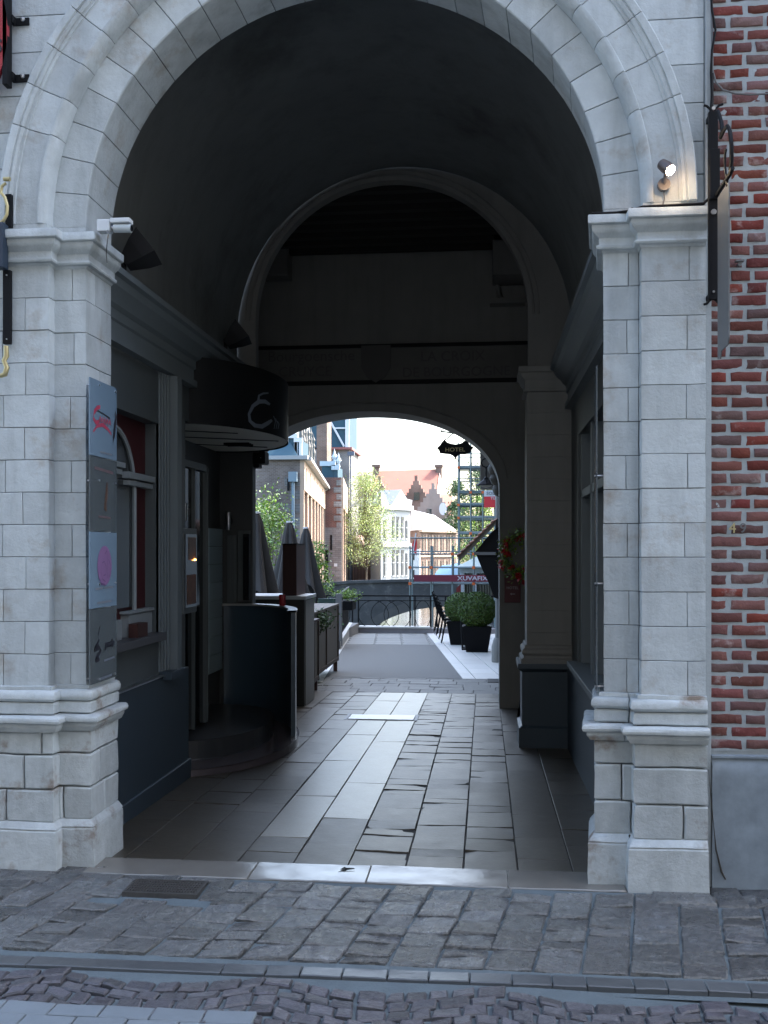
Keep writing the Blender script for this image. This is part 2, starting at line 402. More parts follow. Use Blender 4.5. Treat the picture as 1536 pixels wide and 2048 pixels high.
SKW = lambda y, an: max(0, (y-YI)/(YB-YI))*(XRB-XR)*(1-math.cos(an))/2
def ring_stone(mb, prof, a0, a1, gap, r_ref, ch=.002, na=6, z=ZS+.05, xc=XC):
    g = gap/2/r_ref; c = ch/r_ref
    cols = [(a0+g, .03), (a0+g, ch), (a0+g+c, 0)]+[(a0+(a1-a0)*i/na, 0) for i in range(1, na)]+[(a1-g-c, 0), (a1-g, ch), (a1-g, .03)]
    rows = []
    for (an, dd) in cols:
        rows.append([(xc-math.cos(an)*(r+ir*dd)+SKW(y+iy*dd, an), y+iy*dd, z+math.sin(an)*(r+ir*dd)) for (r, y, ir, iy) in prof])
    mb.grid(rows)
mb = MB(); core = MB()
P1 = [(1.600,YI+.03,0,1),(1.600,YI,0,1),(1.55,YI,0,1),(1.48,YI,0,1),(1.416,YI,.3,1),(1.41,YI+.006,1,.3),(1.41,YI+.12,1,0),(1.41,YI+.25,1,0),(1.41,YB,1,0),(1.46,YB+.02,1,0)]
NV = 25
for i in range(NV): ring_stone(mb, P1, math.pi*i/NV, math.pi*(i+1)/NV, .0042, 1.5)
OBJ('inner_voussoirs', mb, LIME, gate, rough=(.0018, 6), smooth=35)
mb = MB()
P2 = [(1.60,YI,0,1),(1.60,5.31,0,1),(1.604,5.292,0,1),(1.612,5.276,0,1),(1.625,5.263,0,1),(1.640,5.256,0,1),(1.652,5.257,0,1),(1.656,5.266,0,1),(1.660,5.272,0,1),(1.70,YO,0,1),(1.74,YO,0,1),(1.780,YO,0,1),(1.783,5.262,0,1),(1.798,5.262,0,1),(1.801,5.254,0,1),(1.814,5.249,0,1),(1.826,5.254,0,1),(1.830,5.244,0,1),(1.866,5.244,0,1),(1.873,5.252,0,1),(1.876,YS+.03,0,1)]
an = rad(17); cuts = [0, an]
N2 = 20
cuts += [an+(math.pi-2*an)*i/N2 for i in range(1, N2)]+[math.pi-an, math.pi]
for a, b in zip(cuts[:-1], cuts[1:]): ring_stone(mb, P2, a, b, .0038, 1.75)
OBJ('archivolt', mb, LIME, gate, rough=(.0022, 7), smooth=35)
mb = MB()   # mortar behind both rings
PM = [(1.872,5.275,0,0),(1.61,5.285,0,0),(1.605,YI+.012,0,0),(1.422,YI+.012,0,0),(1.422,YB-.01,0,0)]
mb.grid([[(XC-math.cos(math.pi*i/90)*r+SKW(y, math.pi*i/90), y, ZS+.05+math.sin(math.pi*i/90)*r) for (r, y, a, b) in PM] for i in range(91)])
OBJ('joint_mortar', mb, MORT, gate)
mb = MB()
for (a_, b_, y_) in ((XC-1.876, XC-1.60, YO), (XC-1.6, XC-1.41, YI), (XC+1.41, XC+1.6, YI), (XC+1.6, XC+1.876, YO)):
    mb = MB(); mb.box(a_+.001, b_-.001, y_+.001, YB, ZS-.02, ZS+.051); OBJ('springer_bed', mb, LIME, gate)
# spandrel and upper wall in courses
mb = MB(); back = MB()
zc = [3.497]
while zc[-1] < 6.4: zc.append(zc[-1]+R.choice([.17,.2,.24,.2]))
def circ_x(z, r=1.86):
    q = r*r-(z-ZS-.05)**2
    return math.sqrt(q) if q > 0 else 0
for z0, z1 in zip(zc[:-1], zc[1:]):
    g = .003
    for side in (-1, 1):
        far = 1.126 if side > 0 else -4.6
        zs = [z0+g+(z1-z0-2*g)*i/4 for i in range(5)]
        near = [XC+side*circ_x(z) for z in zs]
        xs = []
        if side < 0:
            x = -2.95+R.uniform(-.2, .2)
            while x > -4.5: xs.append(x); x -= R.uniform(.4, .6)
        else:
            if near[0] < .5: xs = [R.uniform(.45, .75)]
        edges = [None]+xs+[far]
        for e0, e1 in zip(edges[:-1], edges[1:]):
            if e0 is None:
                if abs(near[0]-e1) < .03 and abs(near[-1]-e1) < .03: continue
                poly = [(nx, z) for nx, z in zip(near, zs)]+[(e1-side*g, zs[-1]), (e1-side*g, zs[0])]
            else: poly = [(e0+side*g, zs[0]), (e0+side*g, zs[-1]), (e1-side*g, zs[-1]), (e1-side*g, zs[0])]
            if (poly[-1][0]-poly[0][0])*side < .01: continue
            y = YS+R.uniform(-.001, .001)
            mb.prism(poly, 'y', y, y+.05)
OBJ('spandrel', mb, LIME, gate, rough=(.001, 5))
mb = MB()
def arch_wall(mb, y0, y1, x0, x1, zb, zt, xc, hw, zs, zf, n=48, jamb=True, mi=0, mi_s=0, zbl=None):
    zbl = zb if zbl is None else zbl
    """wall between y0,y1 with an arched opening; zf(u)->height above zs for u in -1..1"""
    us = [-math.cos(math.pi*i/n) for i in range(n+1)]
    ap = [(xc+hw*u, zs+zf(u)) for u in us]
    for y, fl in ((y0, 0), (y1, 1)):
        for a, b in zip(ap[:-1], ap[1:]):
            q = [(a[0], y, a[1]), (b[0], y, b[1]), (b[0], y, zt), (a[0], y, zt)]
            mb.add(q, [(3,2,1,0) if fl else (0,1,2,3)], mi)
        for xa, xb in ((x0, xc-hw), (xc+hw, x1)):
            zq = zbl if xa == x0 else zb
            mb.add([(xa,y,zq),(xb,y,zq),(xb,y,zt),(xa,y,zt)], [(0,1,2,3)], mi)
    for a, b in zip(ap[:-1], ap[1:]): mb.add([(a[0],y0,a[1]),(b[0],y0,b[1]),(b[0],y1,b[1]),(a[0],y1,a[1])], [(0,1,2,3)], mi_s)
    if jamb:
        for xx in (xc-hw, xc+hw):
            zq = zbl if xx < xc else zb
            mb.add([(xx,y0,zq),(xx,y1,zq),(xx,y1,zs),(xx,y0,zs)], [(0,1,2,3)], mi_s)
semi = lambda r: (lambda u: r*math.sqrt(max(0, 1-u*u)))
arch_wall(mb, YI+.03, YB-.005, -4.6, 1.9, -.1, 8.5, XC+.022, 1.455, ZS+.05, semi(1.45))
mb.box(-4.6, 3.0, YI+.06, 12.6, 8.5, 12.0)
OBJ('core_wall', mb, MORT, gate)
mb = MB(); mb.box(-4.6, 1.126, YS, YI+.05, 6.4, 12.0); OBJ('upper_wall', mb, LIME, gate)
# wall left of the left pier
mb = MB()
z = -.02
while z < 3.4:
    x = -3.40-R.uniform(0, .2)
    xs = [-3.405]
    while x > -4.6: xs.append(x-.1); x -= R.uniform(.35, .55)
    for a, b in zip(xs[:-1], xs[1:]): mb.box(b+.003, a-.003, YS+R.uniform(-.001,.001), 5.4, z+.003, z+.191)
    z += .1975
OBJ('side_wall', mb, LIME, gate, rough=(.001, 5))

# ------------------------------------------------------------------ brick house on the right
house = thing('brick_house', 'narrow red brick house front with grey rendered plinth right of the archway', 'house', (1.6, 5.35, 0))
mb = MB(); z = .73; r = 0
while z < 5.6:
    x = 1.155; first = True
    while x < 3.0:
        L = ((.085 if r % 2 else .165) if first else R.choice([.165,.17,.18,.155,.10]))+R.uniform(-.006,.006)
        first = False
        h = .050+R.uniform(-.004, .003); y = 5.300+R.uniform(-.003, .004); dz = R.uniform(-.002, .002)
        n = max(2, int(L/.035)); rows = []
        x1 = x+L-.002
        cols = [(x, .022), (x+.001, .004), (x+.005, 0)]+[(x+(x1-x)*i/n, 0) for i in range(1, n)]+[(x1-.005, 0), (x1-.001, .004), (x1, .022)]
        zz = [(0, .022), (.001, .004), (.005, 0), (h/2, 0), (h-.005, 0), (h-.001, .004), (h, .022)]
        for (q, dd) in zz: rows.append([(cx, y+max(dd, de), z+dz+q) for (cx, de) in cols])
        mb.grid(rows); x += L+.0195+R.uniform(-.002, .002)
    z += .0652; r += 1
OBJ('brick_facing', mb, BRICK, house, rough=(.0046, 26), smooth=50)
mb = MB(); mb.box(1.128, 3.0, 5.312, 5.6, .5, 12.0); mb.box(3.0, 16, 5.31, 12.0, -.1, 12.0)  # second box: unseen block added beside the house to keep sun off the street
# finer mortar sheet with relief
rows = [[(1.128+.02*i, 5.3065, .72+.02*j) for i in range(95)] for j in range(245)]
mb.grid(rows); OBJ('mortar_wall_and_sun_block', mb, MORTL, house, rough=(.0035, 30), smooth=60)
mb = MB(); rows = []
for j in range(15):
    zz = -.04+.053*j
    rows.append([(1.16+.05*i, 5.272+(.03 if j == 14 else 0), zz) for i in range(38)])
mb.grid(rows); mb.box(1.16, 3.0, 5.275, 5.6, .69, .70)
pl = OBJ('rendered_plinth', mb, RENDER, house, rough=(.004, 5), smooth=60)
cr = [pt(1418,1540,5.262), pt(1424,1610,5.262), pt(1428,1650,5.262), pt(1433,1700,5.262), pt(1444,1745,5.262), pt(1452,1760,5.262)]
mb = MB(); mb.tube([(p.x, 5.271, p.z) for p in cr], [.001,.0025,.002,.004,.006,.004], 5); OBJ('crack', mb, SUBF, pl)
mb = MB(); mb.box(1.128, 1.158, 5.285, 5.45, -.05, 5.6); OBJ('mortar_edge', mb, MORTL, house, rough=(.003, 20))
TEXT('house_number', '4', .075, GOLD, pt(1465, 1057, 5.285), (rad(90),0,0), house, ext=.004)
TEXT('house_number', '9', .072, GREYM, pt(1486, 1057, 5.285), (rad(90),0,0), house, ext=.004)

# ------------------------------------------------------------------ ground
def slab(mb, quad, z, h=.03, ch=.004, nu=1, nv=1, amp=0, zf=None):
    """stone with chamfered edge; quad = 4 (x,y) corners counter-clockwise"""
    cx = sum(q[0] for q in quad)/4; cy = sum(q[1] for q in quad)/4
    def b(u, v): 
        a, bb, c, dd = quad
        return ((1-u)*(1-v)*a[0]+u*(1-v)*bb[0]+u*v*c[0]+(1-u)*v*dd[0], (1-u)*(1-v)*a[1]+u*(1-v)*bb[1]+u*v*c[1]+(1-u)*v*dd[1])
    L = max(.02, min(math.hypot(quad[1][0]-quad[0][0], quad[1][1]-quad[0][1]), 9)); W = max(.02, math.hypot(quad[3][0]-quad[0][0], quad[3][1]-quad[0][1]))
    us = [0, 0, ch/L]+[i/nu for i in range(1, nu)]+[1-ch/L, 1, 1]; vs = [0, 0, ch/W]+[i/nv for i in range(1, nv)]+[1-ch/W, 1, 1]
    tx, ty, ph = R.uniform(-amp, amp)*1.5, R.uniform(-amp, amp)*1.5, R.random()*50
    rows = []
    for j, v in enumerate(vs):
        row = []
        for i, u in enumerate(us):
            e = min(i, len(us)-1-i, j, len(vs)-1-j); x, y = b(u, v)
            dz = -h if e == 0 else (-ch if e == 1 else 0)
            if amp and e > 0: dz += tx*(u-.5)*2+ty*(v-.5)*2+noise.noise(Vector((x*14, y*14, ph)))*amp*1.3+noise.noise(Vector((x*40, y*40, ph)))*amp*.5
            row.append((x, y, z+dz+(zf(x, y) if zf else 0)))
        rows.append(row)
    mb.grid(rows)
# one earth sheet out to the horizon, under everything
mb = MB(); mb.add([(-1500,-600,-4.2),(1500,-600,-4.2),(1500,2000,-4.2),(-1500,2000,-4.2)], [(0,1,2,3)]); struct('ground', mb, M('earth', (.12,.11,.09), .9))
# passage floor
fz = lambda x, y: floor_z(y)
mb = MB(); mb.add([(-3.2,5.3,-.006),(1.0,5.3,-.006),(1.0,15.2,floor_z(15.2)-.006),(-3.2,15.2,floor_z(15.2)-.006)], [(0,1,2,3)])
mb.add([(-2.7,5.0,-.02),(1.1,5.0,-.02),(1.1,5.5,-.016),(-2.7,5.5,-.016)], [(0,1,2,3)])
base = struct('passage_floor', mb, SUBF)
cols = [-3.1,-2.72,-2.38,-2.05,-1.715,-1.39,-1.075,-.76,-.44,-.12,.18,.48,.80,1.0]
md = MB(); ml = MB()
for ci, (a, b) in enumerate(zip(cols[:-1], cols[1:])):
    y = 5.46; kind = ci in (5, 6)
    while y < 13.4:
        if kind and 6.05 < y < 12.9:
            L = R.uniform(1.1, 1.9)
            if y < 10.75 and y+L > 10.5: L = 10.9-y
            if L > 2: L = 2
            if y < 10.9 and y+L < 10.9 and 10.9-(y+L) < .5: L = 10.9-y
            if abs(y-10.9) < .02: y = 11.32; L = 1.2
            y1 = min(y+L, 13.4)
            slab(ml, [(a+.003,y+.002),(b-.003,y+.002),(b-.003,y1-.002),(a+.003,y1-.002)], 0, ch=.003, nu=3, nv=8, amp=.0012, zf=fz)
        else:
            L = R.choice([.14,.17,.2,.26,.3,.36,.42]) if ci >= 7 else R.uniform(.25, .6)
            if ci in (10, 11): L = R.uniform(.3, .8)
            y1 = min(y+L, 13.4); g = .0025+R.random()*.0015
            slab(md, [(a+g,y+.002),(b-g,y+.002),(b-g,y1-.002),(a+g,y1-.002)], R.uniform(-.0025,.0015), ch=.003, nu=4, nv=3, amp=.003 if 7 <= ci <= 9 else .002, zf=fz)
        y = y1
mo = MB(); y = 13.4; x0 = -3.0
while y < 15.2:
    L = R.uniform(.3, .45); x = -3.0+R.uniform(-.2, 0)
    while x < .9:
        wd = R.uniform(.25, .5); slab(mo, [(x+.004,y+.004),(x+wd-.004,y+.004),(x+wd-.004,min(y+L,15.2)-.004),(x+.004,min(y+L,15.2)-.004)], R.uniform(-.003,.002), nu=2, nv=2, amp=.002, zf=fz); x += wd
    y += L
struct('cross_paving', mo, M('rough cross slabs', (.10,.095,.082), .6, var=.25, nz=(14,.4), bump=(26,.4,.006)), smooth=14)
struct('slab_paving', md, FLOORS, smooth=14); struct('smooth_slab_strip', ml, FLOORL, smooth=12)
mb = MB(); x = -2.16
for x1 in (-1.25, -.62, .12, .72):
    slab(mb, [(x+.0008,5.185),(x1-.0008,5.185),(x1-.0008,5.455),(x+.0008,5.455)], .022, h=.05, ch=.005, nu=16, nv=6, amp=.0022); x = x1
struct('threshold', mb, SILL, smooth=30)
mb = MB(); c = pt(693, 1748, 5.4)
mb = MB()
LZ = .016
mb.add([(c.x-.03,5.36,.0165),(c.x+.0,5.345,.016),(c.x+.05,5.37,.0175),(c.x+.045,5.385,.018),(c.x,5.38,.020),(c.x-.012,5.405,.0165)], [(0,1,2,3,4,5)])
mb.add([(c.x-.035,5.31,.016),(c.x+.01,5.335,.017),(c.x+.008,5.342,.019),(c.x-.03,5.32,.018)], [(0,1,2,3)])
mb.v = [(v[0], v[1], v[2]+.011) for v in mb.v]
tag(OBJ('dark_blotch', mb, DARK), 'small dark flat blotch on the bright threshold stone', 'leaf')  # dark flakes added for a blotch on the stone
cv = thing('manhole_cover', 'pale rectangular metal cover set in the passage floor', 'manhole cover', (-1.14, 11.1, floor_z(11.1)))
mb = MB(); slab(mb, [(-1.51,10.93),(-.78,10.93),(-.78,11.28),(-1.51,11.28)], .008, ch=.004, zf=fz); OBJ('plate', mb, COVER, cv)
zz = floor_z(11.1)+.009
for (a, b, c_, e) in ((-1.55,-1.515,10.9,11.31),(-.775,-.74,10.9,11.31)): mb = MB(); mb.box(a, b, c_, e, zz-.02, zz-.001); OBJ('frame_bar', mb, GREYM, cv)
# sidewalk stones
gx0, gx1, gy0, gy1 = X(258,5.0), X(405,5.0), 4.90, 5.11
def swz(x, y): return .024-.036*(5.2-y)
mb = MB(); mb.add([(-5,4.1,-.045),(4,4.1,-.045),(4,5.6,-.026),(-5,5.6,-.026)], [(0,1,2,3)])
gr = []
for j in range(30): gr.append([(-4.6+.05*i, 4.17+.035*j, swz(0, 4.17+.035*j)-.013) for i in range(160)])
mb.grid(gr); struct('sidewalk_joints', mb, JOINT, rough=(.003, 25), smooth=60)
mb = MB(); x = -4.6
skew = .17
while x < 3.6:
    wd = R.uniform(.185, .225); y = 5.17+R.uniform(-.06, .0)
    kf = lambda q: skew+max(0, -.06*(q+.4)); ka, kb = kf(x), kf(x+wd)
    while y > 4.26:
        L = R.choice([.09,.11,.14,.17,.2]); y1 = max(y-L, 4.25); j = lambda: R.uniform(-.005, .005)
        if y1 < 4.31: y1 = 4.25
        if y-y1 < .04: break
        g = .0055
        xa = x+ka*(y1-5.2); xb = x+ka*(y-5.2); wa = wd+(kb-ka)*(y1-5.2); wb = wd+(kb-ka)*(y-5.2)
        lo_, hi_ = min(xa, xb), max(xa+wa, xb+wb)
        if not (lo_ < gx1-.03 and hi_ > gx0+.03 and y > gy0+.02 and y1 < gy1+.06):
            slab(mb, [(xa+g+j(),y1+.004+j()*.6),(xa+wa-g+j(),y1+.004+j()*.6),(xb+wb-g+j(),y-.004+j()*.6),(xb+g+j(),y-.004+j()*.6)], R.uniform(-.003,.004), h=.03, ch=.006, nu=9, nv=7, amp=.0045, zf=swz)
        y = y1
    x += wd
# cut stones round the grate
for (a, b, c_, e) in ((gx0-.16,gx0-.01,gy0-.02,gy1+.03),(gx1+.01,gx1+.13,gy0-.02,gy1+.03),(gx0-.1,gx0+.22,gy1+.008,gy1+.07),(gx0+.23,gx1+.08,gy1+.008,gy1+.07)): slab(mb, [(a,c_),(b,c_),(b,e),(a,e)], -.001, h=.03, ch=.006, nu=6, nv=5, amp=.003, zf=swz)
struct('sidewalk', mb, PAVE, smooth=22)
# strip against facade
mb = MB(); x = -4.6
while x < 3.5:
    wd = R.uniform(.15, .3)
    if not (-2.1 < x+wd/2 < .75): slab(mb, [(x+.005,5.03),(x+wd-.005,5.03),(x+wd-.005,5.3),(x+.005,5.3)], .022, nu=3, nv=3, amp=.003)
    x += wd
struct('facade_edge_stones', mb, PAVE, smooth=60)
# drain
CIRON = M('worn cast iron', (.10,.095,.09), .45, metal=.5, nz=(30,.3))
g = thing('drain_grate', 'cast iron drain grate in the pavement before the left pier', 'drain grate', (-1.9, 5.0, 0))
mb = MB(); zt = .022
for k in range(24):
    x = gx0+.02+(gx1-gx0-.04)*k/23; mb.box(x-.004, x+.004, gy0+.01, gy1-.01, zt-.02, zt, rz=0)
for k in range(6): y = gy0+.02+(gy1-gy0-.04)*k/5; mb.box(gx0+.01, gx1-.01, y-.005, y+.005, zt-.02, zt+.001)
OBJ('bars', mb, CIRON, g)
mb = MB()
for (a, b, c_, e) in ((gx0,gx1,gy0,gy0+.012),(gx0,gx1,gy1-.012,gy1),(gx0,gx0+.012,gy0+.012,gy1-.012),(gx1-.012,gx1,gy0+.012,gy1-.012)): mb.box(a, b, c_, e, zt-.03, zt+.003)
mb.box(gx0, gx1, gy0, gy1, -.01, -.005); OBJ('frame', mb, CIRON, g)
# kerb
mb = MB(); x = -4.6
while x < 3.6:
    wd = R.uniform(.5, .9) if x < -1.9 else (R.uniform(.13, .2) if x < 1.3 else .9)
    x1 = x+wd; dy = lambda q: 4.13+.012*q
    slab(mb, [(x+.002,dy(x)),(x1-.002,dy(x1)),(x1-.002,dy(x1)+.09),(x+.002,dy(x)+.09)], -.020, h=.16, ch=.004, nu=5, nv=3, amp=.0012); x = x1
struct('kerb', mb, KERBM, smooth=20)
# road setts
def rz_(x, y): return -.019-.030*max(0, x-.2)-.008*(4.1-y)
mb = MB(); gr = []
for j in range(64): gr.append([(-14+.2*i, 4.135-.11*j if j < 40 else 4.135-.11*40-(j-40)*.35, rz_(-14+.2*i, 4.1-.05*j)-.017) for i in range(140)])
mb.grid(gr); struct('road_bed', mb, JOINT, smooth=60)
mb = MB()
y = 4.12; row = 0
while y > 2.6:
    x = -2.9+R.uniform(-.1, 0); hrow = R.uniform(.07, .09)
    while x < 2.7:
        wd = R.uniform(.075, .13); ph = (x/.9) % 1; arc = -.10*math.sin(math.pi*ph)
        ph1 = ((x+wd)/.9) % 1; arc1 = -.10*math.sin(math.pi*ph1) if ph1 > ph else 0
        j = lambda: R.uniform(-.006, .006); g = .006
        ya, yb = y+arc-.02, y+arc1-.02
        if yb > 4.10 or ya > 4.10: pass
        if not (x < -.98 and y < 3.78):
            q = [(x+g+j(),ya-hrow+g+j()),(x+wd-g+j(),yb-hrow+g+j()),(x+wd-g+j(),min(4.125,yb-g+j()+.0)),(x+g+j(),min(4.125,ya-g+j()))]
            slab(mb, q, R.uniform(-.003,.003), h=.03, ch=.007, nu=5, nv=4, amp=.003, zf=rz_)
        x += wd
    y -= hrow; row += 1
struct('road', mb, SETT, smooth=26)
mb = MB()
for r_ in range(3):
    y = 3.76-.1*r_; x = -2.7-R.random()*.2
    while x < -1.06:
        slab(mb, [(x+.003,y-.095),(x+.197,y-.095),(x+.197,y),(x+.003,y)], .008, nu=2, nv=2, amp=.0015, zf=rz_); x += .2
struct('gutter_pavers', mb, M('pale blue pavers', (.17,.20,.225), .6, var=.1, nz=(12,.15), bump=(40,.4,.004)))

# ------------------------------------------------------------------ passage shell
pas = thing('vaulted_passage', 'dark grey plastered barrel vault passage with inner arch behind the gateway', 'passage', (XC, 9, 0))
VR, VZ = 1.59, 3.79
mb = MB(); n = 40
prof = [(-2.38, 3.05)]+[(XC-VR*math.cos(math.pi*i/n), VZ+VR*math.sin(math.pi*i/n)) for i in range(n+1)]+[(.80, 3.05)]
mb.grid([[(x, y, z) for (x, z) in prof] for y in [YB-.02+ (9.46-YB)*i/14 for i in range(15)]])
OBJ('vault', mb, PLAST, pas, rough=(.006, 1.5), smooth=60)
# front closing skirt between gateway back and vault
mb = MB(); arch_wall(mb, YB-.02, YB-.01, -2.6, 1.0, -.1, 5.6, XC+.022, 1.455, ZS+.05, semi(1.45)); OBJ('gate_back', mb, PLAST, pas)
mb = MB()
C2, R2, S2 = -.897, 1.30, 3.965
arch_wall(mb, 9.45, 9.58, -3.3, 1.4, -.15, 6.4, C2, R2, S2, semi(R2), zbl=3.34)
mb.box(-3.3, C2-R2, 9.452, 9.578, 3.335, 3.345)
OBJ('inner_arch', mb, PLASTD, pas, smooth=30)
mb = MB()   # roll moulding on arch edge
for rr, w_ in ((R2+.05, .012), (R2+.10, .008)):
    mb.tube([(C2-rr*math.cos(math.pi*i/48), 9.448, S2+rr*math.sin(math.pi*i/48)) for i in range(49)], w_, 6)
OBJ('arch_moulding', mb, PLASTD, pas, smooth=60)
for path in ([(C2+R2,9.95),(C2+R2,9.45),(.86,9.45)],):
    mb = MB(); sh = .003
    z = .78
    while z < 3.24:
        blocks(mb, path, .012, z, z+.205, [], gap=.0015, ch=.001, deep=.03, nz=1); z += .205
    ip = OBJ('inner_pier', mb, PIERM, pas, smooth=35)
    mb = MB(); mould(mb, path, [(0,3.46),(.09,3.46),(.09,3.41),(.07,3.40),(.06,3.37),(.035,3.34),(.03,3.30),(.03,3.26),(.042,3.255),(.042,3.235),(0,3.23)]); OBJ('capital', mb, PIERM, ip, smooth=30)
    mb.v, mb.f, mb.mi = [], [], []
    mb = MB(); mould(mb, path, [(.012,.87),(.03,.865),(.035,.84),(.055,.825),(.062,.80),(.055,.78),(.04,.775),(.045,.75),(.07,.74),(.072,.69),(.05,.68)]); OBJ('base_moulding', mb, PIERM, ip, smooth=30, bevel=.003)
    mb = MB(); mould(mb, path, [(.0,.70),(.095,.70),(.100,.69),(.100,.655),(.085,.64),(.06,.62),(.06,.12),(.09,.10),(.09,-.12)]); OBJ('plinth', mb, NAVY, ip, smooth=30)
# end wall with segmental opening, ceiling, sides
mb = MB()
def seg(u): return .93*(max(0, 1-abs(u)**2.15))**.52
XE, HW, ZE = -1.43, 1.60, 2.50
arch_wall(mb, 12.0, 12.6, -3.9, 3.2, -.2, 8.0, XE, HW, ZE, seg, n=60)
OBJ('end_wall', mb, PIERM, pas, smooth=30)
mb = MB()
mb.tube([(XE+(HW+.10)*(-math.cos(math.pi*i/60)), 11.995, ZE+seg(-math.cos(math.pi*i/60))+.10) for i in range(61)], .014, 6)
OBJ('arch_moulding', mb, PIERM, pas, smooth=60)
mb = MB(); mb.box(-3.9, 1.4, 9.585, 12, 5.45, 5.6)
for k in range(8): mb.box(-3.9, 1.4, 9.82+.28*k, 9.92+.28*k, 5.30, 5.45)
OBJ('timber_ceiling', mb, BEAM, pas)
mb = MB(); mb.box(-3.28, -3.2, 9.585, 12, -.2, 5.45); mb.box(.80, .9, 9.585, 12, -.2, 5.5); OBJ('side_walls', mb, PLAST, pas)
mb = MB(); mb.box(X(985,11.8), X(1050,11.8), 11.5, 11.99, 4.9, 5.44); OBJ('corbel', mb, PLASTD, pas, bevel=.01); mb = MB(); mb.box(X(560,11.9)-.4, X(582,11.9), 11.7, 11.99, 5.02, 5.5); OBJ('corbel', mb, PLASTD, pas, bevel=.01)
mb = MB(); mb.tube([pt(995,570,11.9), pt(998,592,11.9), pt(1010,602,11.9), pt(1045,606,11.9), pt(1100,606,11.9)], .025, 8); mb.box(X(980,11.9),X(1050,11.9),11.8,11.99,Z(616,11.9),Z(606,11.9)); OBJ('water_pipe', mb, PIERM, pas, smooth=50)
# sign band
sg = thing('fascia_sign', 'long dark signboard with faded lettering and shield above the far opening', 'signboard', pt(775, 730, 11.96))
mb = MB(); mb.box(X(497,11.96), X(1056,11.96), 11.95, 11.995, Z(764,11.96), Z(692,11.96)); OBJ('board', mb, M('faded sign board', (.14,.135,.125), .7, nz=(4,.2)), sg)
mb = MB()
for zz in (Z(764,11.95), Z(692,11.95)): mb.box(X(495,11.9), X(1058,11.9), 11.92, 11.99, zz-.02, zz+.02)
OBJ('rail', mb, DARK, sg)
LT = M('faded lettering', (.10,.096,.09), .7)
for s_, a, b, w_ in (('Bourgoensche', 622, 713, .185), ('CRUYCE', 610, 744, .17), ('LA CROIX', 905, 713, .17), ('DE BOURGOGNE', 912, 744, .165)):
    p = pt(a, b, 11.94); TEXT('lettering', s_, w_, LT, (p.x, 11.945, p.z), (rad(90),0,0), sg, ext=.004)
p = pt(752, 726, 11.94); mb = MB(); w_, h_ = .17, .2
mb.prism([(p.x-w_,p.z+h_),(p.x+w_,p.z+h_),(p.x+w_,p.z-.05),(p.x+w_*.6,p.z-.17),(p.x,p.z-.23),(p.x-w_*.6,p.z-.17),(p.x-w_,p.z-.05)], 'y', 11.915, 11.95); OBJ('shield', mb, LT, sg, bevel=.008)

# ------------------------------------------------------------------ left shopfront
XW = -2.38
ls = thing('left_shopfront', 'grey painted wooden shopfront with dark red window lining the left passage wall', 'shopfront', (XW, 7, 0))
mb = MB()
def wall_x(mb, x0, x1, y0, y1, z0, z1): mb.box(x0, x1, y0, y1, z0, z1)
wall_x(mb, -2.75, XW, 5.70, 5.80, -.1, 3.1); wall_x(mb, -2.75, XW, 5.80, 7.12, -.1, 1.10); wall_x(mb, -2.75, XW, 5.80, 7.12, 2.68, 3.1)
wall_x(mb, -2.75, XW, 7.12, 7.78, -.1, 3.1); wall_x(mb, -2.75, XW, 7.78, 10.45, 2.79, 3.1); OBJ('wall', mb, WOODP, ls)
mb = MB(); wall_x(mb, XW-.05, XW+.035, 5.70, 7.76, -.1, .83); wall_x(mb, XW-.05, XW+.055, 5.70, 7.77, -.1, .10); OBJ('dark_plinth', mb, NAVY, ls, bevel=.006)
mb = MB(); wall_x(mb, XW, XW+.05, 5.70, 7.3, .832, .842); OBJ('plinth_strip', mb, STEEL, ls)
CO = [(-.02,3.46),(.20,3.46),(.20,3.42),(.17,3.41),(.15,3.37),(.10,3.33),(.08,3.30),(.05,3.28),(.05,3.22),(.035,3.21),(.035,3.13),(.06,3.12),(.06,3.07),(-.02,3.06)]
mb = MB(); mould(mb, [(XW,5.72),(XW,9.44)], [(p, z) for p, z in CO], .5)
# profile sweeps outwards +x; flip for direction
OBJ('cornice', mb, WOODL, ls, smooth=20)
mb = MB(); wall_x(mb, -2.62, XW+.07, 5.82, 7.10, 1.10, 1.155); OBJ('sill', mb, M('dark sill', (.07,.07,.075), .5), ls, bevel=.005)
win = MB(); win.box(-2.50, -2.48, 5.80, 7.12, 1.10, 2.70); wn = OBJ('window', win, REDW, ls)
mb = MB(); ya, yb = 6.0, 6.80; zs = 2.15; nn = 16
poly = [(ya,1.36)]+[((ya+yb)/2-(yb-ya)/2*math.cos(math.pi*i/nn), zs+.42*math.sin(math.pi*i/nn)) for i in range(nn+1)]+[(yb,1.36)]
mb.prism(poly, 'x', -2.478, -2.46); OBJ('arched_pane', mb, GLASSD, wn)
mb = MB(); mb.tube([(-2.45,6.81,1.3),(-2.45,6.81,2.15)]+[(-2.45, 6.4+.41*math.cos(rad(q)), 2.15+.43*math.sin(rad(q))) for q in (15,30,45,60,75,90,120,150,175)], .017, 6)
OBJ('arch_bar', mb, PALEF, wn)
mb = MB(); mb.box(-2.48,-2.42,6.62,7.12,2.20,2.235); mb.box(-2.48,-2.405,6.60,7.14,2.245,2.29); mb.box(-2.48,-2.42,5.82,6.50,2.26,2.295); mb.box(-2.48,-2.405,5.82,6.52,2.305,2.34)
OBJ('mullion', mb, PALEF, wn, bevel=.003); mb = MB(); mb.box(-2.48,-2.42,6.62,7.10,1.156,1.31); mb.box(-2.48,-2.41,6.60,7.12,1.315,1.335); mb.box(-2.48,-2.41,5.82,6.46,1.156,1.29)
OBJ('pane_base', mb, PALEF, wn, bevel=.003)
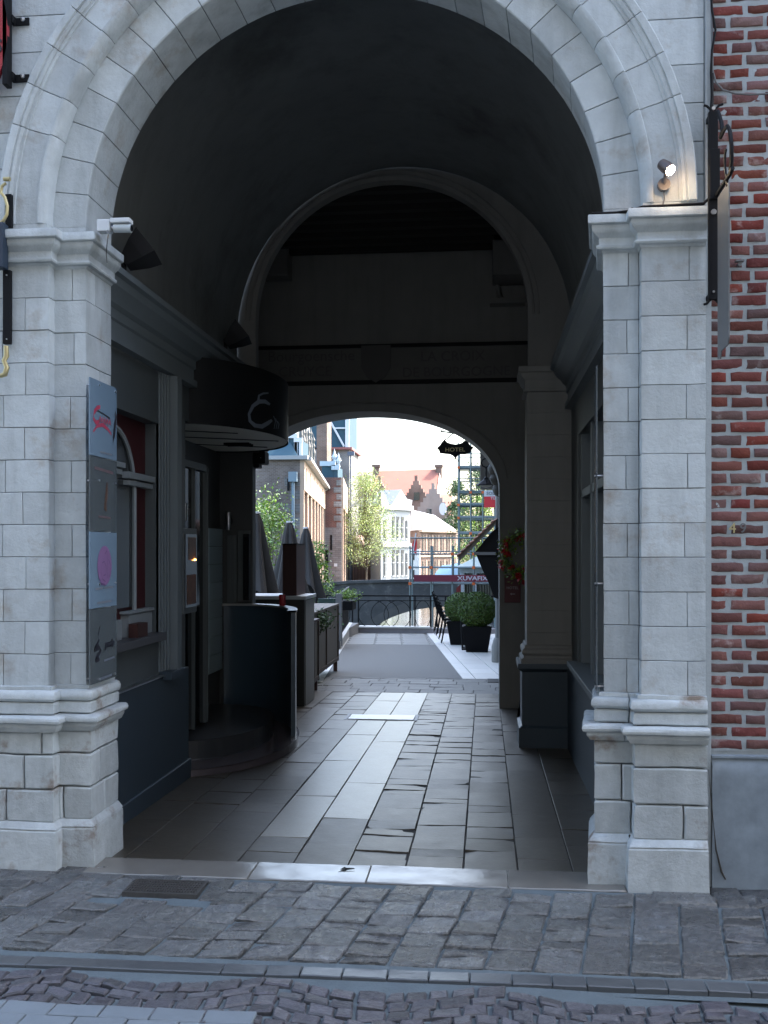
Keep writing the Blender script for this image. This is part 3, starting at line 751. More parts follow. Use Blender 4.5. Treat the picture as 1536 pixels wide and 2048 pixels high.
mb = MB(); mb.box(-2.415,-2.35,6.60,6.80,1.156,1.25); OBJ('small_box', mb, RUST, wn)
mb = MB()
for (a, b, c_) in ((7.12,7.15,.012),(7.16,7.19,.022),(7.20,7.235,.03),(7.24,7.27,.038)): wall_x(mb, XW-.02, XW+c_, a, b, .86, 3.06)
wall_x(mb, XW-.02, XW+.09, 7.29, 7.40, .86, 3.06); OBJ('pilaster', mb, WOODL, ls, bevel=.003)
mb = MB(); wall_x(mb, XW, XW+.10, 7.12, 7.42, .80, .86); OBJ('pilaster_foot', mb, NAVY, ls, bevel=.004)
# entrance bay
mb = MB(); wall_x(mb, -2.9, -2.80, 7.78, 10.5, -.1, 2.80); wall_x(mb, -2.8, -2.42, 7.76, 7.785, -.1, 2.79); wall_x(mb, -2.82, -2.445, 10.38, 10.52, -.1, 3.3)
OBJ('entrance_bay', mb, M('dark panelling', (.06,.062,.062), .6, nz=(3,.15)), ls)
dr = MB(); wall_x(dr, -2.56, -2.53, 8.12, 8.84, .2, 2.45); do = OBJ('door', dr, GLASSD, ls)
mb = MB()
for y in (8.08, 8.45, 8.80, 8.86): wall_x(mb, -2.58, -2.50, y, y+.018, .2, 2.5)
wall_x(mb, -2.58, -2.50, 8.11, 8.80, 2.46, 2.52); OBJ('door_frame', mb, WOODP, do, bevel=.003)
mb = MB()
for k in range(8): mb.box(-2.80, -2.765, 9.85, 10.36, .50+.185*k, .50+.185*k+.180)
OBJ('tiled_pillar', mb, M('pale blue tiles', (.34,.44,.48), .4, var=.06), ls, bevel=.003)
mb = MB(); a_, b_ = X(455,10.36), X(474,10.36); mb.box(a_, b_, 10.345, 10.38, Z(1215,10.3), Z(1070,10.3)); mb.box(a_+.04, b_-.035, 10.33, 10.345, Z(1215,10.3), Z(1070,10.3)); a_, b_ = X(476,10.36), X(500,10.36); mb.box(a_, b_, 10.35, 10.38, Z(1205,10.3), Z(1060,10.3)); OBJ('panel_trim', mb, WOODP, ls, bevel=.004)

mc = thing('menu_case', 'grey glazed menu display case with warm lit menu beside the entrance', 'display case', (-2.2, 7.6, 1.3))
a, b = 7.41, 7.76
mb = MB(); mb.box(XW, -2.279, a, b, Z(1228,7.6), Z(1056,7.6)); OBJ('case', mb, WOODP, mc, bevel=.004)
mb = MB(); mb.box(-2.279, -2.273, a+.03, b-.02, Z(1216,7.6), Z(1068,7.6)); gl = OBJ('glass', mb, GLASSD, mc)
mb = MB(); mb.box(-2.272,-2.270, a+.06, b-.05, Z(1210,7.6), Z(1150,7.6)); OBJ('menu_sheet', mb, M('brown menu print', (.14,.06,.035), .6, nz=(15,.5)), mc)
mb = MB(); mb.box(-2.272,-2.270, a+.1, b-.05, Z(1120,7.6), Z(1074,7.6)); OBJ('menu_sheet', mb, M('grey brown menu print', (.16,.11,.09), .6, nz=(20,.5)), mc)
mb = MB(); mb.lathe([(.001,-.008),(.012,-.004),(.012,.004),(.001,.008)], (-2.266, b-.1, Z(1120,7.6)), 8); OBJ('glass_glint', mb, M('glowing warm glint', (1,.35,.08), .5, emit=3), mc)  # glowing bead put on the glass for the warm interior light it reflects
mc2 = thing('menu_board', 'dark framed menu board hanging under the second wall lamp', 'display case', (-2.5, 10.3, 1.5))
mb = MB(); p0, p1 = pt(487,1200,10.3), pt(499,1068,10.3); mb.box(p0.x, p1.x, 10.28, 10.348, p0.z, p1.z); OBJ('case', mb, DARK, mc2, bevel=.004)
mb = MB(); mb.box(p0.x+.015, p1.x-.008, 10.272, 10.28, p0.z+.03, p1.z-.03); OBJ('glass', mb, GLASSD, mc2)
def wall_light(px, y0p, y1p, Y, label):
    t = thing('wall_light', label, 'wall lamp', pt(px, y1p, Y), 'cylinder lamps by the entrance')
    c = pt(px, (y0p+y1p)/2, Y); h = (Z(y0p,Y,px)-Z(y1p,Y,px))/2
    mb = MB(); mb.lathe([(.001,-h),(.024,-h),(.026,-h+.005),(.026,h-.005),(.024,h),(.001,h)], c, 20); OBJ('cylinder', mb, STEEL, t, smooth=40)
    mb = MB(); mb.box(c.x-.02, c.x+.02, c.y+.02, c.y+.08, c.z-.03, c.z+.03); OBJ('mount', mb, DARK, t)
wall_light(369, 1006, 1042, 7.95, 'steel cylinder wall lamp above the lit menu case')
wall_light(457, 1024, 1060, 10.30, 'steel cylinder wall lamp in the entrance left of the dark menu board')

# steps, counter, canopy
CX, CY, EY = -2.60, 9.05, 1.6
fzc = floor_z(9.1)
st = thing('entrance_steps', 'two dark rounded stone steps at the cafe entrance', 'steps', (CX, CY, fzc))
def disc(mb, r, z0, z1, a0=-92, a1=92):
    pts = [(CX+r*math.cos(rad(a0+(a1-a0)*i/40)), CY+EY*r*math.sin(rad(a0+(a1-a0)*i/40))) for i in range(41)]
    mb.prism([( -2.80, pts[0][1])]+pts+[(-2.80, pts[-1][1])], 'z', z0, z1)
mb = MB(); disc(mb, .86, fzc-.05, fzc+.085); OBJ('step', mb, M('dark bluestone step', (.095,.08,.085), .25, nz=(5,.2), bump=(30,.2,.002)), st, bevel=.008)
mb = MB(); disc(mb, .62, fzc+.085, fzc+.25); OBJ('step', mb, M('dark bluestone upper step', (.04,.042,.045), .3, nz=(5,.2), bump=(30,.2,.002)), st, bevel=.008)
ct = thing('curved_counter', 'tall curved dark blue counter wrapping the round steps', 'counter', (CX, CY+.8, fzc))
zt = Z(1217, 9.6)
mb = MB(); a0, a1 = 8, 100
for r0, r1 in ((.80, .84),):
    A = [rad(a0+(a1-a0)*i/36) for i in range(37)]
    rows = [[(CX+r*math.cos(t), CY+EY*r*math.sin(t), z) for t in A] for (r, z) in ((.80,fzc+.085),(.80,zt-.02),(.84,zt-.02),(.84,fzc-.03),(.80,fzc+.085))]
    mb.grid(rows)
for t in (A[0], A[-1]): mb.add([(CX+r*math.cos(t), CY+EY*r*math.sin(t), z) for (r, z) in ((.80,fzc-.03),(.84,fzc-.03),(.84,zt-.02),(.80,zt-.02))], [(0,1,2,3)])
OBJ('curved_panel', mb, M('dark blue lacquer', (.035,.06,.085), .3, nz=(2,.2), streak=.2), ct, smooth=30)
mb = MB(); A = [rad(a0-1+(a1+2-a0)*i/36) for i in range(37)]
mb.grid([[(CX+r*math.cos(t), CY+EY*r*math.sin(t), z) for t in A] for (r, z) in ((.765,zt-.02),(.765,zt),(.85,zt),(.85,zt-.02),(.765,zt-.02))]); OBJ('counter_top', mb, M('grey counter top', (.30,.30,.29), .35), ct, smooth=30)
p = pt(537, 1216, 9.72); tag(OBJ('candle_glass', MB().lathe([(.001,0),(.030,0),(.036,.012),(.034,.06),(.036,.10),(.030,.112),(.026,.112),(.026,.02),(.001,.02)], (CX+.81*math.cos(rad(47)), CY+EY*.81*math.sin(rad(47)), zt), 8), REDG, smooth=30), 'octagonal dark red candle glass standing on the curved counter', 'candle glass')
cp = thing('entrance_canopy', 'dark round drum canopy with pale swirl logo over the cafe entrance', 'canopy', (CX, CY, 2.77))
mb = MB(); r = .765; zc0, zc1 = 2.775, 3.32
A = [rad(-105+210*i/48) for i in range(49)]
mb.grid([[(CX+r*math.cos(t), CY+EY*r*math.sin(t), z) for t in A] for z in (zc0-.0, zc1)]); 
mb.add([(CX+r*math.cos(t), CY+EY*r*math.sin(t), zc1) for t in A], [list(range(49))]); OBJ('drum', mb, M('black canopy metal', (.010,.011,.012), .6, spec=.2), cp, smooth=30)
mb = MB(); mb.add([(CX+(r-.012)*math.cos(t), CY+EY*(r-.012)*math.sin(t), zc0+.012) for t in A], [list(range(49))])
OBJ('soffit', mb, M('pale soffit', (.75,.74,.66), .6), cp)
mb = MB()
for k in (-.6, .0, .6): mb.box(CX-.3, CX+.72-abs(k)*.4, CY+k-.004, CY+k+.004, zc0+.004, zc0+.011, rz=.5)
for k in range(3): mb.box(CX+.1, CX+.35, CY+.35+.08*k, CY+.362+.08*k, zc0-.01, zc0+.011)
OBJ('soffit_trim', mb, DARK, cp)
LG = M('pale logo paint', (.16,.19,.23), .5)
def drumpt(px, py, rr=.772):
    k = (px-768)/F; dx, dy = -SA+k*CA, CA+k*SA
    e2 = EY*EY; a_ = dx*dx+dy*dy/e2; b_ = -2*(dx*CX+dy*CY/e2); c_ = CX*CX+CY*CY/e2-rr*rr; D = b_*b_-4*a_*c_
    t = (-b_-math.sqrt(max(D, 0)))/(2*a_); return Vector((t*dx, t*dy, H+(HY-py)/F*t))
def stroke(mb, pts, ws, f):
    P = []
    for i, (a, b) in enumerate(pts):
        i0, i1 = max(i-1, 0), min(i+1, len(pts)-1); tx, ty = pts[i1][0]-pts[i0][0], pts[i1][1]-pts[i0][1]; L = math.hypot(tx, ty) or 1
        nx, ny = -ty/L, tx/L; P.append([f(a+nx*ws[i], b+ny*ws[i]), f(a-nx*ws[i], b-ny*ws[i])])
    mb.grid(P)
mb = MB()
stroke(mb, [(540-0,809),(530,803),(518,803),(506,812),(498,828),(500,842),(510,851),(524,853),(536,846),(544,840)], [2,4,4.5,3.5,2.5,3,4,4.5,4,2.5], drumpt)
stroke(mb, [(537,786),(526,787),(518,791),(517,799),(522,804)], [1.5,2,2,2.5,1.5], drumpt)
for k in range(3): stroke(mb, [(547+4*k,832+5*k),(551+3.5*k,842+3*k),(548+4*k,858)], [.8,.8,.6], drumpt)
OBJ('logo', mb, LG, cp)
bx = thing('loudspeaker_box', 'small black box mounted under the drum canopy against the bright gap', 'box', pt(520, 915, 10.45))
mb = MB(); a, b = pt(504,928,10.45), pt(532,903,10.45); mb.box(a.x, b.x, 10.4, 10.6, a.z, b.z, taper=0); mb.box(a.x, b.x-.07, 10.42, 10.58, a.z-.04, a.z); OBJ('housing', mb, DARK, bx, bevel=.01)
mb = MB(); mb.lathe([(.001,-.004),(.006,0),(.001,.004)], (pt(521,913,10.39).x, 10.396, Z(913,10.39)), 8); OBJ('led', mb, WHITE, bx)

# floodlights
FLG = M('dark grey lamp housing', (.022,.022,.024), .6, spec=.3)
def flood(px, py, Y, label):
    c = pt(px, py, Y); x = XW+.10
    t = thing('floodlight', label, 'floodlight', (x, Y, 3.46), 'floodlights on the cornice')
    mb = MB(); mb.tube([(x, Y, 3.46), (x, Y, 3.58), (x+.05, Y, 3.62)], .018, 6); mb.box(x-.05, x+.05, Y-.05, Y+.05, 3.455, 3.475); OBJ('bracket', mb, FLG, t)
    mb = MB(); hh = .10
    # tapering housing, opening to the upper right
    dirv = Vector((.78, .15, .62)).normalized(); up = Vector((-.62, 0, .78)); sd = dirv.cross(up)
    o = Vector((x+.05, Y, 3.60))
    def rect(c0, a_, b_): return [c0+up*a_+sd*b_, c0-up*a_+sd*b_, c0-up*a_-sd*b_, c0+up*a_-sd*b_]
    r1, r2, r3 = rect(o-dirv*.05, .035, .05), rect(o+dirv*.06, .075, .10), rect(o+dirv*.14, .095, .12)
    mb.add(r1+r2+r3, [(3,2,1,0),(0,1,5,4),(1,2,6,5),(2,3,7,6),(3,0,4,7),(4,5,9,8),(5,6,10,9),(6,7,11,10),(7,4,8,11)]); OBJ('housing', mb, FLG, t)
    q = rect(o+dirv*.10, .08, .10); mb = MB(); mb.add(q, [(0,1,2,3)]); OBJ('lens', mb, GLASSD, t)
    return t
f1 = flood(300, 500, 6.15, 'black floodlight on the left cornice nearest the archway')
dup(f1, (0, 2.5, 0), 'black floodlight on the left cornice near the inner arch')

# ------------------------------------------------------------------ right shopfront
XRW = .80
rs = thing('right_shopfront', 'grey wooden shop window frame and sill along the right passage wall', 'shopfront', (XRW, 7.5, 0))
mb = MB(); mb.box(XRW, XRW+.3, 5.7, 6.05, -.1, 3.1); mb.box(XRW, XRW+.3, 6.05, 8.75, -.1, .74); mb.box(XRW, XRW+.3, 8.75, 9.45, -.1, 3.1); mb.box(XRW, XRW+.3, 6.05, 8.75, 2.75, 3.1); mb.box(XRW+.3, XRW+.35, 5.7, 9.45, -.1, 3.1); OBJ('wall', mb, WOODP, rs)
mb = MB(); mb.box(XRW-.04, XRW+.02, 5.7, 9.4, -.1, .72); OBJ('dark_plinth', mb, NAVY, rs, bevel=.006)
mb = MB(); mb.box(XRW-.09, XRW+.22, 6.0, 8.85, .74, .79); OBJ('sill', mb, WOODL, rs, bevel=.006)
mb = MB(); mb.box(XRW+.14, XRW+.15, 6.05, 8.75, .79, 2.75); wn = OBJ('window', mb, GLASSD, rs)
mb = MB()
for y in (6.05, 6.95, 7.85, 8.66): mb.box(XRW+.02, XRW+.14, y, y+.09, .79, 2.75)
mb.box(XRW+.02, XRW+.14, 6.05, 8.75, 2.20, 2.27); OBJ('frame', mb, WOODL, wn, bevel=.004)
mb = MB()
mb.grid([[(XRW-p, 5.72, z), (XRW-p, 9.44, z)] for p, z in CO]); OBJ('cornice', mb, WOODL, rs, smooth=20)

# ------------------------------------------------------------------ sign plates
def plate(z0, z1, mat, label, side='l', sz=1):
    x = -2.135 if side == 'l' else .575
    y0, y1 = (5.235, 5.63) if side == 'l' else (5.33, 5.70)
    t = thing('sign_plate', label, 'sign', (x, 5.5, z0), 'glass name plates on the left pier' if side == 'l' else 'glass plates on the right pier')
    mb = MB()
    if side == 'l': mb.box(x-.004, x+.004, y0, y1, z0+.002, z1-.002)
    else: mb.prism([(.580,y0),(.587,y0),(.617,y1),(.610,y1)], 'z', z0+.002, z1-.002)
    OBJ('panel', mb, mat, t, bevel=.001)
    for yy in ((5.365, y1-.025) if side == 'l' else (y0+.06,)):
        zz = sz; mb = MB()
        if side == 'l': mb.tube([(x-.066, yy, zz), (x+.010, yy, zz)], .006, 8)
        else: mb.tube([(.578, yy, zz), (.64, yy, zz)], .006, 8)
        OBJ('standoff', mb, STEEL, t, smooth=40)
    return t, x+.0055
zs4 = [Z(768,5.48,200), Z(918,5.48,200), Z(1064,5.48,200), Z(1214,5.48,200), Z(1360,5.48,200)]
rotx = (rad(90), 0, rad(90))
def onp(x, f): return lambda a, b: Vector((x, 5.235+.395*a, f+b))
t, x = plate(zs4[1], zs4[0], ACRYL, 'bluish white plate with red scribble logo, topmost on the left pier', sz=Z(768,5.4,180)-.012); f = onp(x, zs4[1])
mb = MB(); stroke(mb, [(.36,.28),(.25,.27),(.14,.24),(.10,.205),(.20,.185),(.34,.20)], [.01,.012,.014,.012,.012,.008], f); stroke(mb, [(.10,.13),(.25,.17),(.45,.185),(.65,.17),(.78,.145)], [.006,.010,.011,.010,.006], f)
for k in range(5): stroke(mb, [(.32+.09*k,.20),(.36+.09*k,.225),(.39+.09*k,.195)], [.010,.008,.009], f)
OBJ('logo', mb, REDP, t)
mb = MB(); stroke(mb, [(.25,.255),(.45,.248),(.72,.235)], [.004,.004,.005], f); stroke(mb, [(.92,.275),(.96,.25),(.93,.215),(.90,.17),(.84,.12)], [.02,.028,.03,.035,.02], f); OBJ('logo', mb, BLKP, t)
mb = MB(); stroke(mb, [(.35,.03),(.8,.03)], [.005,.005], f); OBJ('small_print', mb, GREYP, t)
t, x = plate(zs4[2], zs4[1], GLASSP, 'smoked glass plate with faint brown figure, second from the top', sz=Z(962,5.4,180)); f = onp(x, zs4[2])
mb = MB(); stroke(mb, [(.62,.28),(.60,.22),(.56,.17),(.55,.12)], [.02,.04,.035,.05], f); OBJ('logo', mb, M('brown print', (.10,.055,.04), .5), t)
mb = MB(); stroke(mb, [(.15,.35),(.85,.34)], [.008,.008], f); stroke(mb, [(.3,.085),(.75,.08)], [.006,.006], f); OBJ('small_print', mb, M('dull purple print', (.13,.09,.10), .5), t)
t, x = plate(zs4[3], zs4[2], ACRYL, 'bluish white plate with pink oval swirl, third from the top', sz=Z(1168,5.4,180)); f = onp(x, zs4[3])
mb = MB(); N_ = 28; mb.add([f(.52+.27*math.cos(2*math.pi*i/N_), .235+.112*math.sin(2*math.pi*i/N_)) for i in range(N_)], [list(range(N_))]); OBJ('logo', mb, PINK, t)
f = onp(x+.001, zs4[3]); mb = MB(); VI = M('violet print', (.12,.06,.16), .4)
stroke(mb, [(.52,.30),(.60,.32),(.62,.26),(.60,.20),(.64,.16)], [.003,.004,.004,.004,.003], f); stroke(mb, [(.66,.27),(.73,.24),(.72,.19),(.68,.17)], [.003]*4, f)
stroke(mb, [(.55,.145),(.44,.16),(.38,.20),(.42,.25),(.50,.26),(.57,.23),(.55,.185),(.47,.18)], [.003]*8, f); stroke(mb, [(.54,.126),(.40,.135),(.30,.17),(.26,.235),(.29,.28)], [.006,.006,.005,.004,.002], f); OBJ('swirl', mb, VI, t)
f = onp(x, zs4[3]); mb = MB(); stroke(mb, [(.18,.108),(.46,.110)], [.006,.006], f); stroke(mb, [(.50,.110),(.84,.112)], [.006,.006], f); stroke(mb, [(.25,.03),(.78,.032)], [.006,.006], f); OBJ('small_print', mb, GREYP, t)
t, x = plate(zs4[4], zs4[3], GLASSP, 'smoked glass plate with black flourish lettering, lowest on the left pier', sz=Z(1356,5.4,180)); f = onp(x, zs4[4])
mb = MB(); stroke(mb, [(.36,.31),(.28,.27),(.32,.24),(.22,.21),(.14,.19),(.30,.20),(.40,.18),(.28,.155),(.20,.14)], [.006,.012,.012,.012,.012,.016,.014,.014,.012], f); mb2 = None
stroke(mb, [(.18,.13),(.34,.13)], [.014,.010], f); OBJ('logo', mb, BLKP, t)
p = f(.70, .205); TEXT('lettering', 'gendijn', .062, BLKP, (x+.001, p.y, p.z), rotx, t, ext=.0005, shear=.2, sx=.85, bold=.001)
mb = MB(); stroke(mb, [(.5,.115),(.9,.12)], [.006,.006], f); stroke(mb, [(.35,.02),(.8,.022)], [.006,.006], f); OBJ('small_print', mb, GREYP, t)
for i, (a, b) in enumerate(((1375,1170),(1168,955),(953,742))):
    plate(Z(a,5.5,1195), Z(b,5.5,1195), GLASSP, ['lowest glass plate seen edge-on in the right pier reveal', 'middle glass plate seen edge-on in the right pier reveal', 'highest glass plate seen edge-on in the right pier reveal'][i], 'r', sz=Z((1372,1167,952)[i],5.4,1195))

# ------------------------------------------------------------------ camera, lamp, cables, brackets on facade
cc = thing('security_camera', 'white surveillance camera with square junction box on the left capital', 'security camera', pt(205, 467, 5.33))
a, b = pt(193,467,5.28), pt(219,442,5.28); mb = MB(); mb.box(a.x, b.x, 5.28, 5.34, 3.498, 3.498+(b.z-a.z)); OBJ('junction_box', mb, WHITE, cc, bevel=.005)
z0 = 3.545; mb = MB(); x0, x1 = a.x+.085, a.x+.19
mb.tube([(b.x,5.31,z0-.02),(b.x+.045,5.31,z0-.035),(b.x+.06,5.31,z0-.0)], .010, 8); OBJ('arm', mb, STEEL, cc, smooth=50)
mb = MB(); mb.box(b.x+.005, b.x+.115, 5.27, 5.33, z0-.005, z0+.02); OBJ('sunshield', mb, WHITE, cc, bevel=.004)
mb = MB(); mb.tube([(b.x+.02,5.30,z0-.028),(b.x+.115,5.30,z0-.032)], .024, 14); OBJ('body', mb, M('camera grey', (.45,.5,.52), .4), cc, smooth=40)
mb = MB(); mb.tube([(b.x+.115,5.30,z0-.032),(b.x+.119,5.30,z0-.032)], .017, 14); OBJ('lens', mb, GLASSD, cc, smooth=40)
mb = MB(); pp = [(b.x-.01,5.275,3.50),(b.x,5.262,3.47),(b.x-.01,5.27,3.42),(b.x-.03,5.31,3.38),(b.x-.035,5.335,3.34)]; mb.tube(pp, .003, 5); OBJ('cable', mb, GREYM, cc)

lp = thing('spot_lamp', 'small bullet spotlight, lit, on the right side of the arch', 'spotlight', pt(1335, 345, 5.2))
c = pt(1333, 335, 5.17); ax = Vector((.035, -.045, -.05)).normalized()
mb = MB(); s0 = c-ax*.05; mb.tube([s0, s0+ax*.01, s0+ax*.05, s0+ax*.085], [.012,.028,.032,.030], 16, cap=True); OBJ('housing', mb, M('lamp housing', (.13,.10,.09), .4, metal=.6), lp, smooth=40)
mb = MB(); mb.tube([s0+ax*.084, s0+ax*.088], [.027,.024], 16); OBJ('bulb', mb, M('lit bulb', (1,.86,.62), .5, emit=22), lp)
mb = MB(); b0 = Vector((c.x+.0, 5.262, c.z-.06)); mb.tube([b0, b0+Vector((0,-.03,0))], .032, 14); mb.tube([b0+Vector((0,-.025,0)), c], .009, 6); OBJ('mount', mb, M('lamp mount', (.13,.12,.12), .6), lp, smooth=40)
mb = MB(); mb.tube([b0+Vector((0,-.01,-.03)), b0+Vector((.005,-.008,-.07)), b0+Vector((-.01,-.004,-.12)), (b0.x-.03, 5.25, 3.502)], .0035, 6); OBJ('cable', mb, GREYM, lp)
pl_ = bpy.data.lights.new('spot_lamp_light', 'POINT'); pl_.energy = .22; pl_.color = (1,.62,.32); pl_.shadow_soft_size = .02
po = bpy.data.objects.new('spot_lamp_light', pl_); COL.objects.link(po); po.location = s0+ax*.10; po.parent = lp; po.matrix_parent_inverse = Matrix.Translation(-lp.location)

cb = MB(); cb.tube([(XR-.06,5.285,3.503),(XR+.06,5.285,3.505),(XR+.12,5.26,3.503),(.80,5.215,3.507),(.95,5.20,3.505),(1.10,5.20,3.508),(1.14,5.23,3.55),(1.155,5.26,3.63),(1.158,5.275,3.9),(1.160,5.275,4.2)], .008, 6)
cb.tube([(XR-.07,5.28,3.503),(XR+.1,5.28,3.503),(.75,5.22,3.503)], .007, 6)
tag(OBJ('black_cable', cb, DARK), 'black cable lying along the top of the right capital', 'cable')
cb = MB()
P = [pt(a, b, 5.27) for a, b in ((1421,-30),(1424,20),(1431,60),(1424,100),(1422,145),(1424,190),(1421,225))]; cb.tube(P, .006, 6)
tag(OBJ('hanging_cable', cb, DARK), 'dark cable running down from the top into the iron bracket', 'cable')
cb = MB(); P = [pt(a, b, 5.275) for a, b in ((1422,-30),(1424,60),(1425,140),(1432,165),(1446,180),(1470,187),(1500,189),(1540,187),(1600,184))]; cb.tube(P, .005, 6)
tag(OBJ('loop_cable', cb, GREYM), 'thin grey cable curving sideways across the brick wall', 'cable')

bk = thing('iron_bracket', 'black wrought iron sign bracket with scrolls between arch and bricks', 'sign bracket', pt(1425, 600, 5.25))
xb0, xb1 = X(1417,5.17), X(1436,5.17)
mb = MB(); mb.box(xb0, xb1, 5.165, 5.192, Z(600,5.18,1425), Z(225,5.18,1425)); mb.box(xb0+.003, xb1+.006, 5.15, 5.164, Z(400,5.17,1425), Z(300,5.17,1425))
for zz, s_ in ((Z(604,5.18,1425), -1), (Z(215,5.18,1425), 1)):
    xm = (xb0+xb1)/2; mb.tube([(xm-.045,5.178,zz+.012*s_),(xm-.03,5.178,zz+.008*s_),(xm-.012,5.178,zz-.01*s_),(xm-.008,5.178,zz-.05*s_)], .007, 6); mb.tube([(xm+.05,5.178,zz+.014*s_),(xm+.03,5.178,zz+.008*s_),(xm+.012,5.178,zz-.01*s_),(xm+.008,5.178,zz-.05*s_)], .007, 6)
OBJ('wall_bar', mb, IRON, bk, bevel=.002)
def yzp(px, py):   # point on plane x = 1.178
    k = (px-768)/F; dx, dy = -SA+k*CA, CA+k*SA; t = 1.155/dx; return Vector((1.155, t*dy, H+(HY-py)/F*t))
mb = MB()
def flat(mb, P, w_=.010, th=.005):
    mb.tube([yzp(a, b) for a, b in P], w_, 6)
flat(mb, [(1436,222),(1443,245),(1445,262),(1441,275),(1449,258),(1455,252),(1460,262),(1463,290),(1463,320),(1461,340)], .010); flat(mb, [(1452,298),(1450,310),(1450,335),(1452,350)], .006)
flat(mb, [(1427,398),(1437,385),(1449,365),(1460,348),(1465,336)], .011); flat(mb, [(1453,350),(1455,372)], .007)
OBJ('scroll', mb, IRON, bk, smooth=50)
for q_ in (230,590): 
    z_ = Z(q_,5.2,1425); mb = MB(); mb.box((xb0+xb1)/2-.012, (xb0+xb1)/2+.012, 5.19, 5.33, z_-.012, z_+.012); OBJ('wall_stud', mb, IRON, bk)
mb = MB(); c = (xb0+xb1)/2; mb.tube([(c,5.165,Z(433,5.23,1425)),(c,5.155,Z(433,5.23,1425))], .014, 10); mb.tube([(c,5.165,Z(590,5.23,1425)),(c,5.158,Z(590,5.23,1425))], .006, 8); mb.tube([(c,5.165,Z(228,5.23,1425)),(c,5.158,Z(228,5.23,1425))], .009, 8); OBJ('bolt', mb, STEEL, bk, smooth=40)
a, b = yzp(1436, 400), yzp(1458, 400)
mb = MB(); y0, y1 = min(a.y,b.y), max(a.y,b.y); zt_, zb_ = Z(385,5.05,1445), Z(712,5.05,1445)
mb.prism([(y0,zt_-.02),(y0+.01,zt_),(y1,zt_),(y1,zb_),(y1-.05,zb_-.01),(y1-.07,zb_+.025),(y0+.02,zb_+.03),(y0,zb_+.06)], 'x', 1.153, 1.159)
tag(OBJ('hanging_sign_panel', mb, GREYM), 'grey metal sign panel with a rusty stain, seen edge-on beside the bricks', 'sign panel')
mb = MB(); c = pt(1478, 530, 5.29); mb.tube([(c.x,5.30,c.z),(c.x,5.27,c.z)], .01, 8); mb.box(c.x-.022,c.x+.02,5.26,5.29,c.z+.012,c.z+.02); OBJ('wall_hook', mb, GREYM, house)

rsn = thing('red_sign', 'red hanging sign on a black iron frame at the top left edge', 'sign', pt(10, 100, 5.1))
mb = MB(); a, b = pt(11,175,5.24), pt(21,-80,5.24); mb.box(a.x, b.x, 5.20, 5.26, a.z, b.z); OBJ('frame_bar', mb, IRON, rsn, bevel=.003)
for py in (37, 151):
    a, b = pt(20,py+9,5.26), pt(53,py-8,5.26); mb = MB(); mb.box(a.x, b.x, 5.288, 5.298, a.z, b.z); mb.box(a.x, a.x+.02, 5.25, 5.29, a.z, b.z); br = OBJ('wall_lug', mb, IRON, rsn, bevel=.002)
    c = pt(44, py, 5.28); mb = MB(); mb.lathe([(.001,.008),(.010,.006),(.013,0)], (0,0,0), 14); mb.v = [(c.x+v[0], 5.288-v[2], c.z+v[1]) for v in mb.v]; OBJ('bolt', mb, STEEL, br, smooth=50)
mb = MB(); N_ = 24; cx, cz = X(-45,5.2), Z(60,5.2,0); mb.prism([(cx+.17*math.cos(2*math.pi*i/N_), cz+.35*math.sin(2*math.pi*i/N_)) for i in range(N_)], 'y', 5.20, 5.225); dsk = OBJ('panel', mb, M('red enamel', (.30,.02,.03), .35), rsn)
p = pt(1, 92, 5.195); TEXT('lettering', 'S', .1, BLKP, (X(0,5.2)-.01, 5.197, p.z), (rad(90),0,0), rsn, ext=.002, bold=.003)
gb = thing('gilded_bracket', 'black and gold iron bracket on the wall at the left edge', 'sign bracket', pt(12, 560, 5.22))
a, b = pt(6,688,5.24), pt(21,540,5.24); mb = MB(); mb.box(a.x, b.x, 5.235, 5.262, a.z, b.z); OBJ('wall_bar', mb, IRON, gb, bevel=.003); mb = MB()
a, b = pt(11,455,5.24), pt(23,388,5.24); mb.box(a.x, b.x, 5.235, 5.262, a.z, b.z); OBJ('wall_bar', mb, IRON, gb, bevel=.003)
a, b = pt(-8,538,5.2), pt(12,448,5.2); mb = MB(); mb.box(a.x, b.x, 5.16, 5.23, a.z, b.z, taper=0); OBJ('block', mb, M('dark blue enamel', (.02,.035,.06), .5), gb, bevel=.004)
mb = MB(); mb.tube([pt(q,w_,5.2) for q, w_ in ((12,366),(4,372),(2,385),(10,395),(15,412),(14,428),(8,440),(0,446))], .009, 8); mb.tube([pt(q,w_,5.2) for q, w_ in ((20,358),(8,358))], .013, 8)
OBJ('scroll', mb, GOLD, gb, smooth=50); mb = MB(); mb.tube([pt(q,w_,5.2) for q, w_ in ((12,692),(13,712),(8,722),(14,735),(10,748),(0,752))], [.014,.016,.014,.015,.016,.012], 8); OBJ('scroll', mb, GOLD, gb, smooth=50)
for py in (550, 678): 
    mb = MB(); c = pt(13, py, 5.23); mb.tube([(c.x,5.235,c.z),(c.x,5.229,c.z)], .004, 8); OBJ('rivet', mb, STEEL, gb)

exec_marker = None
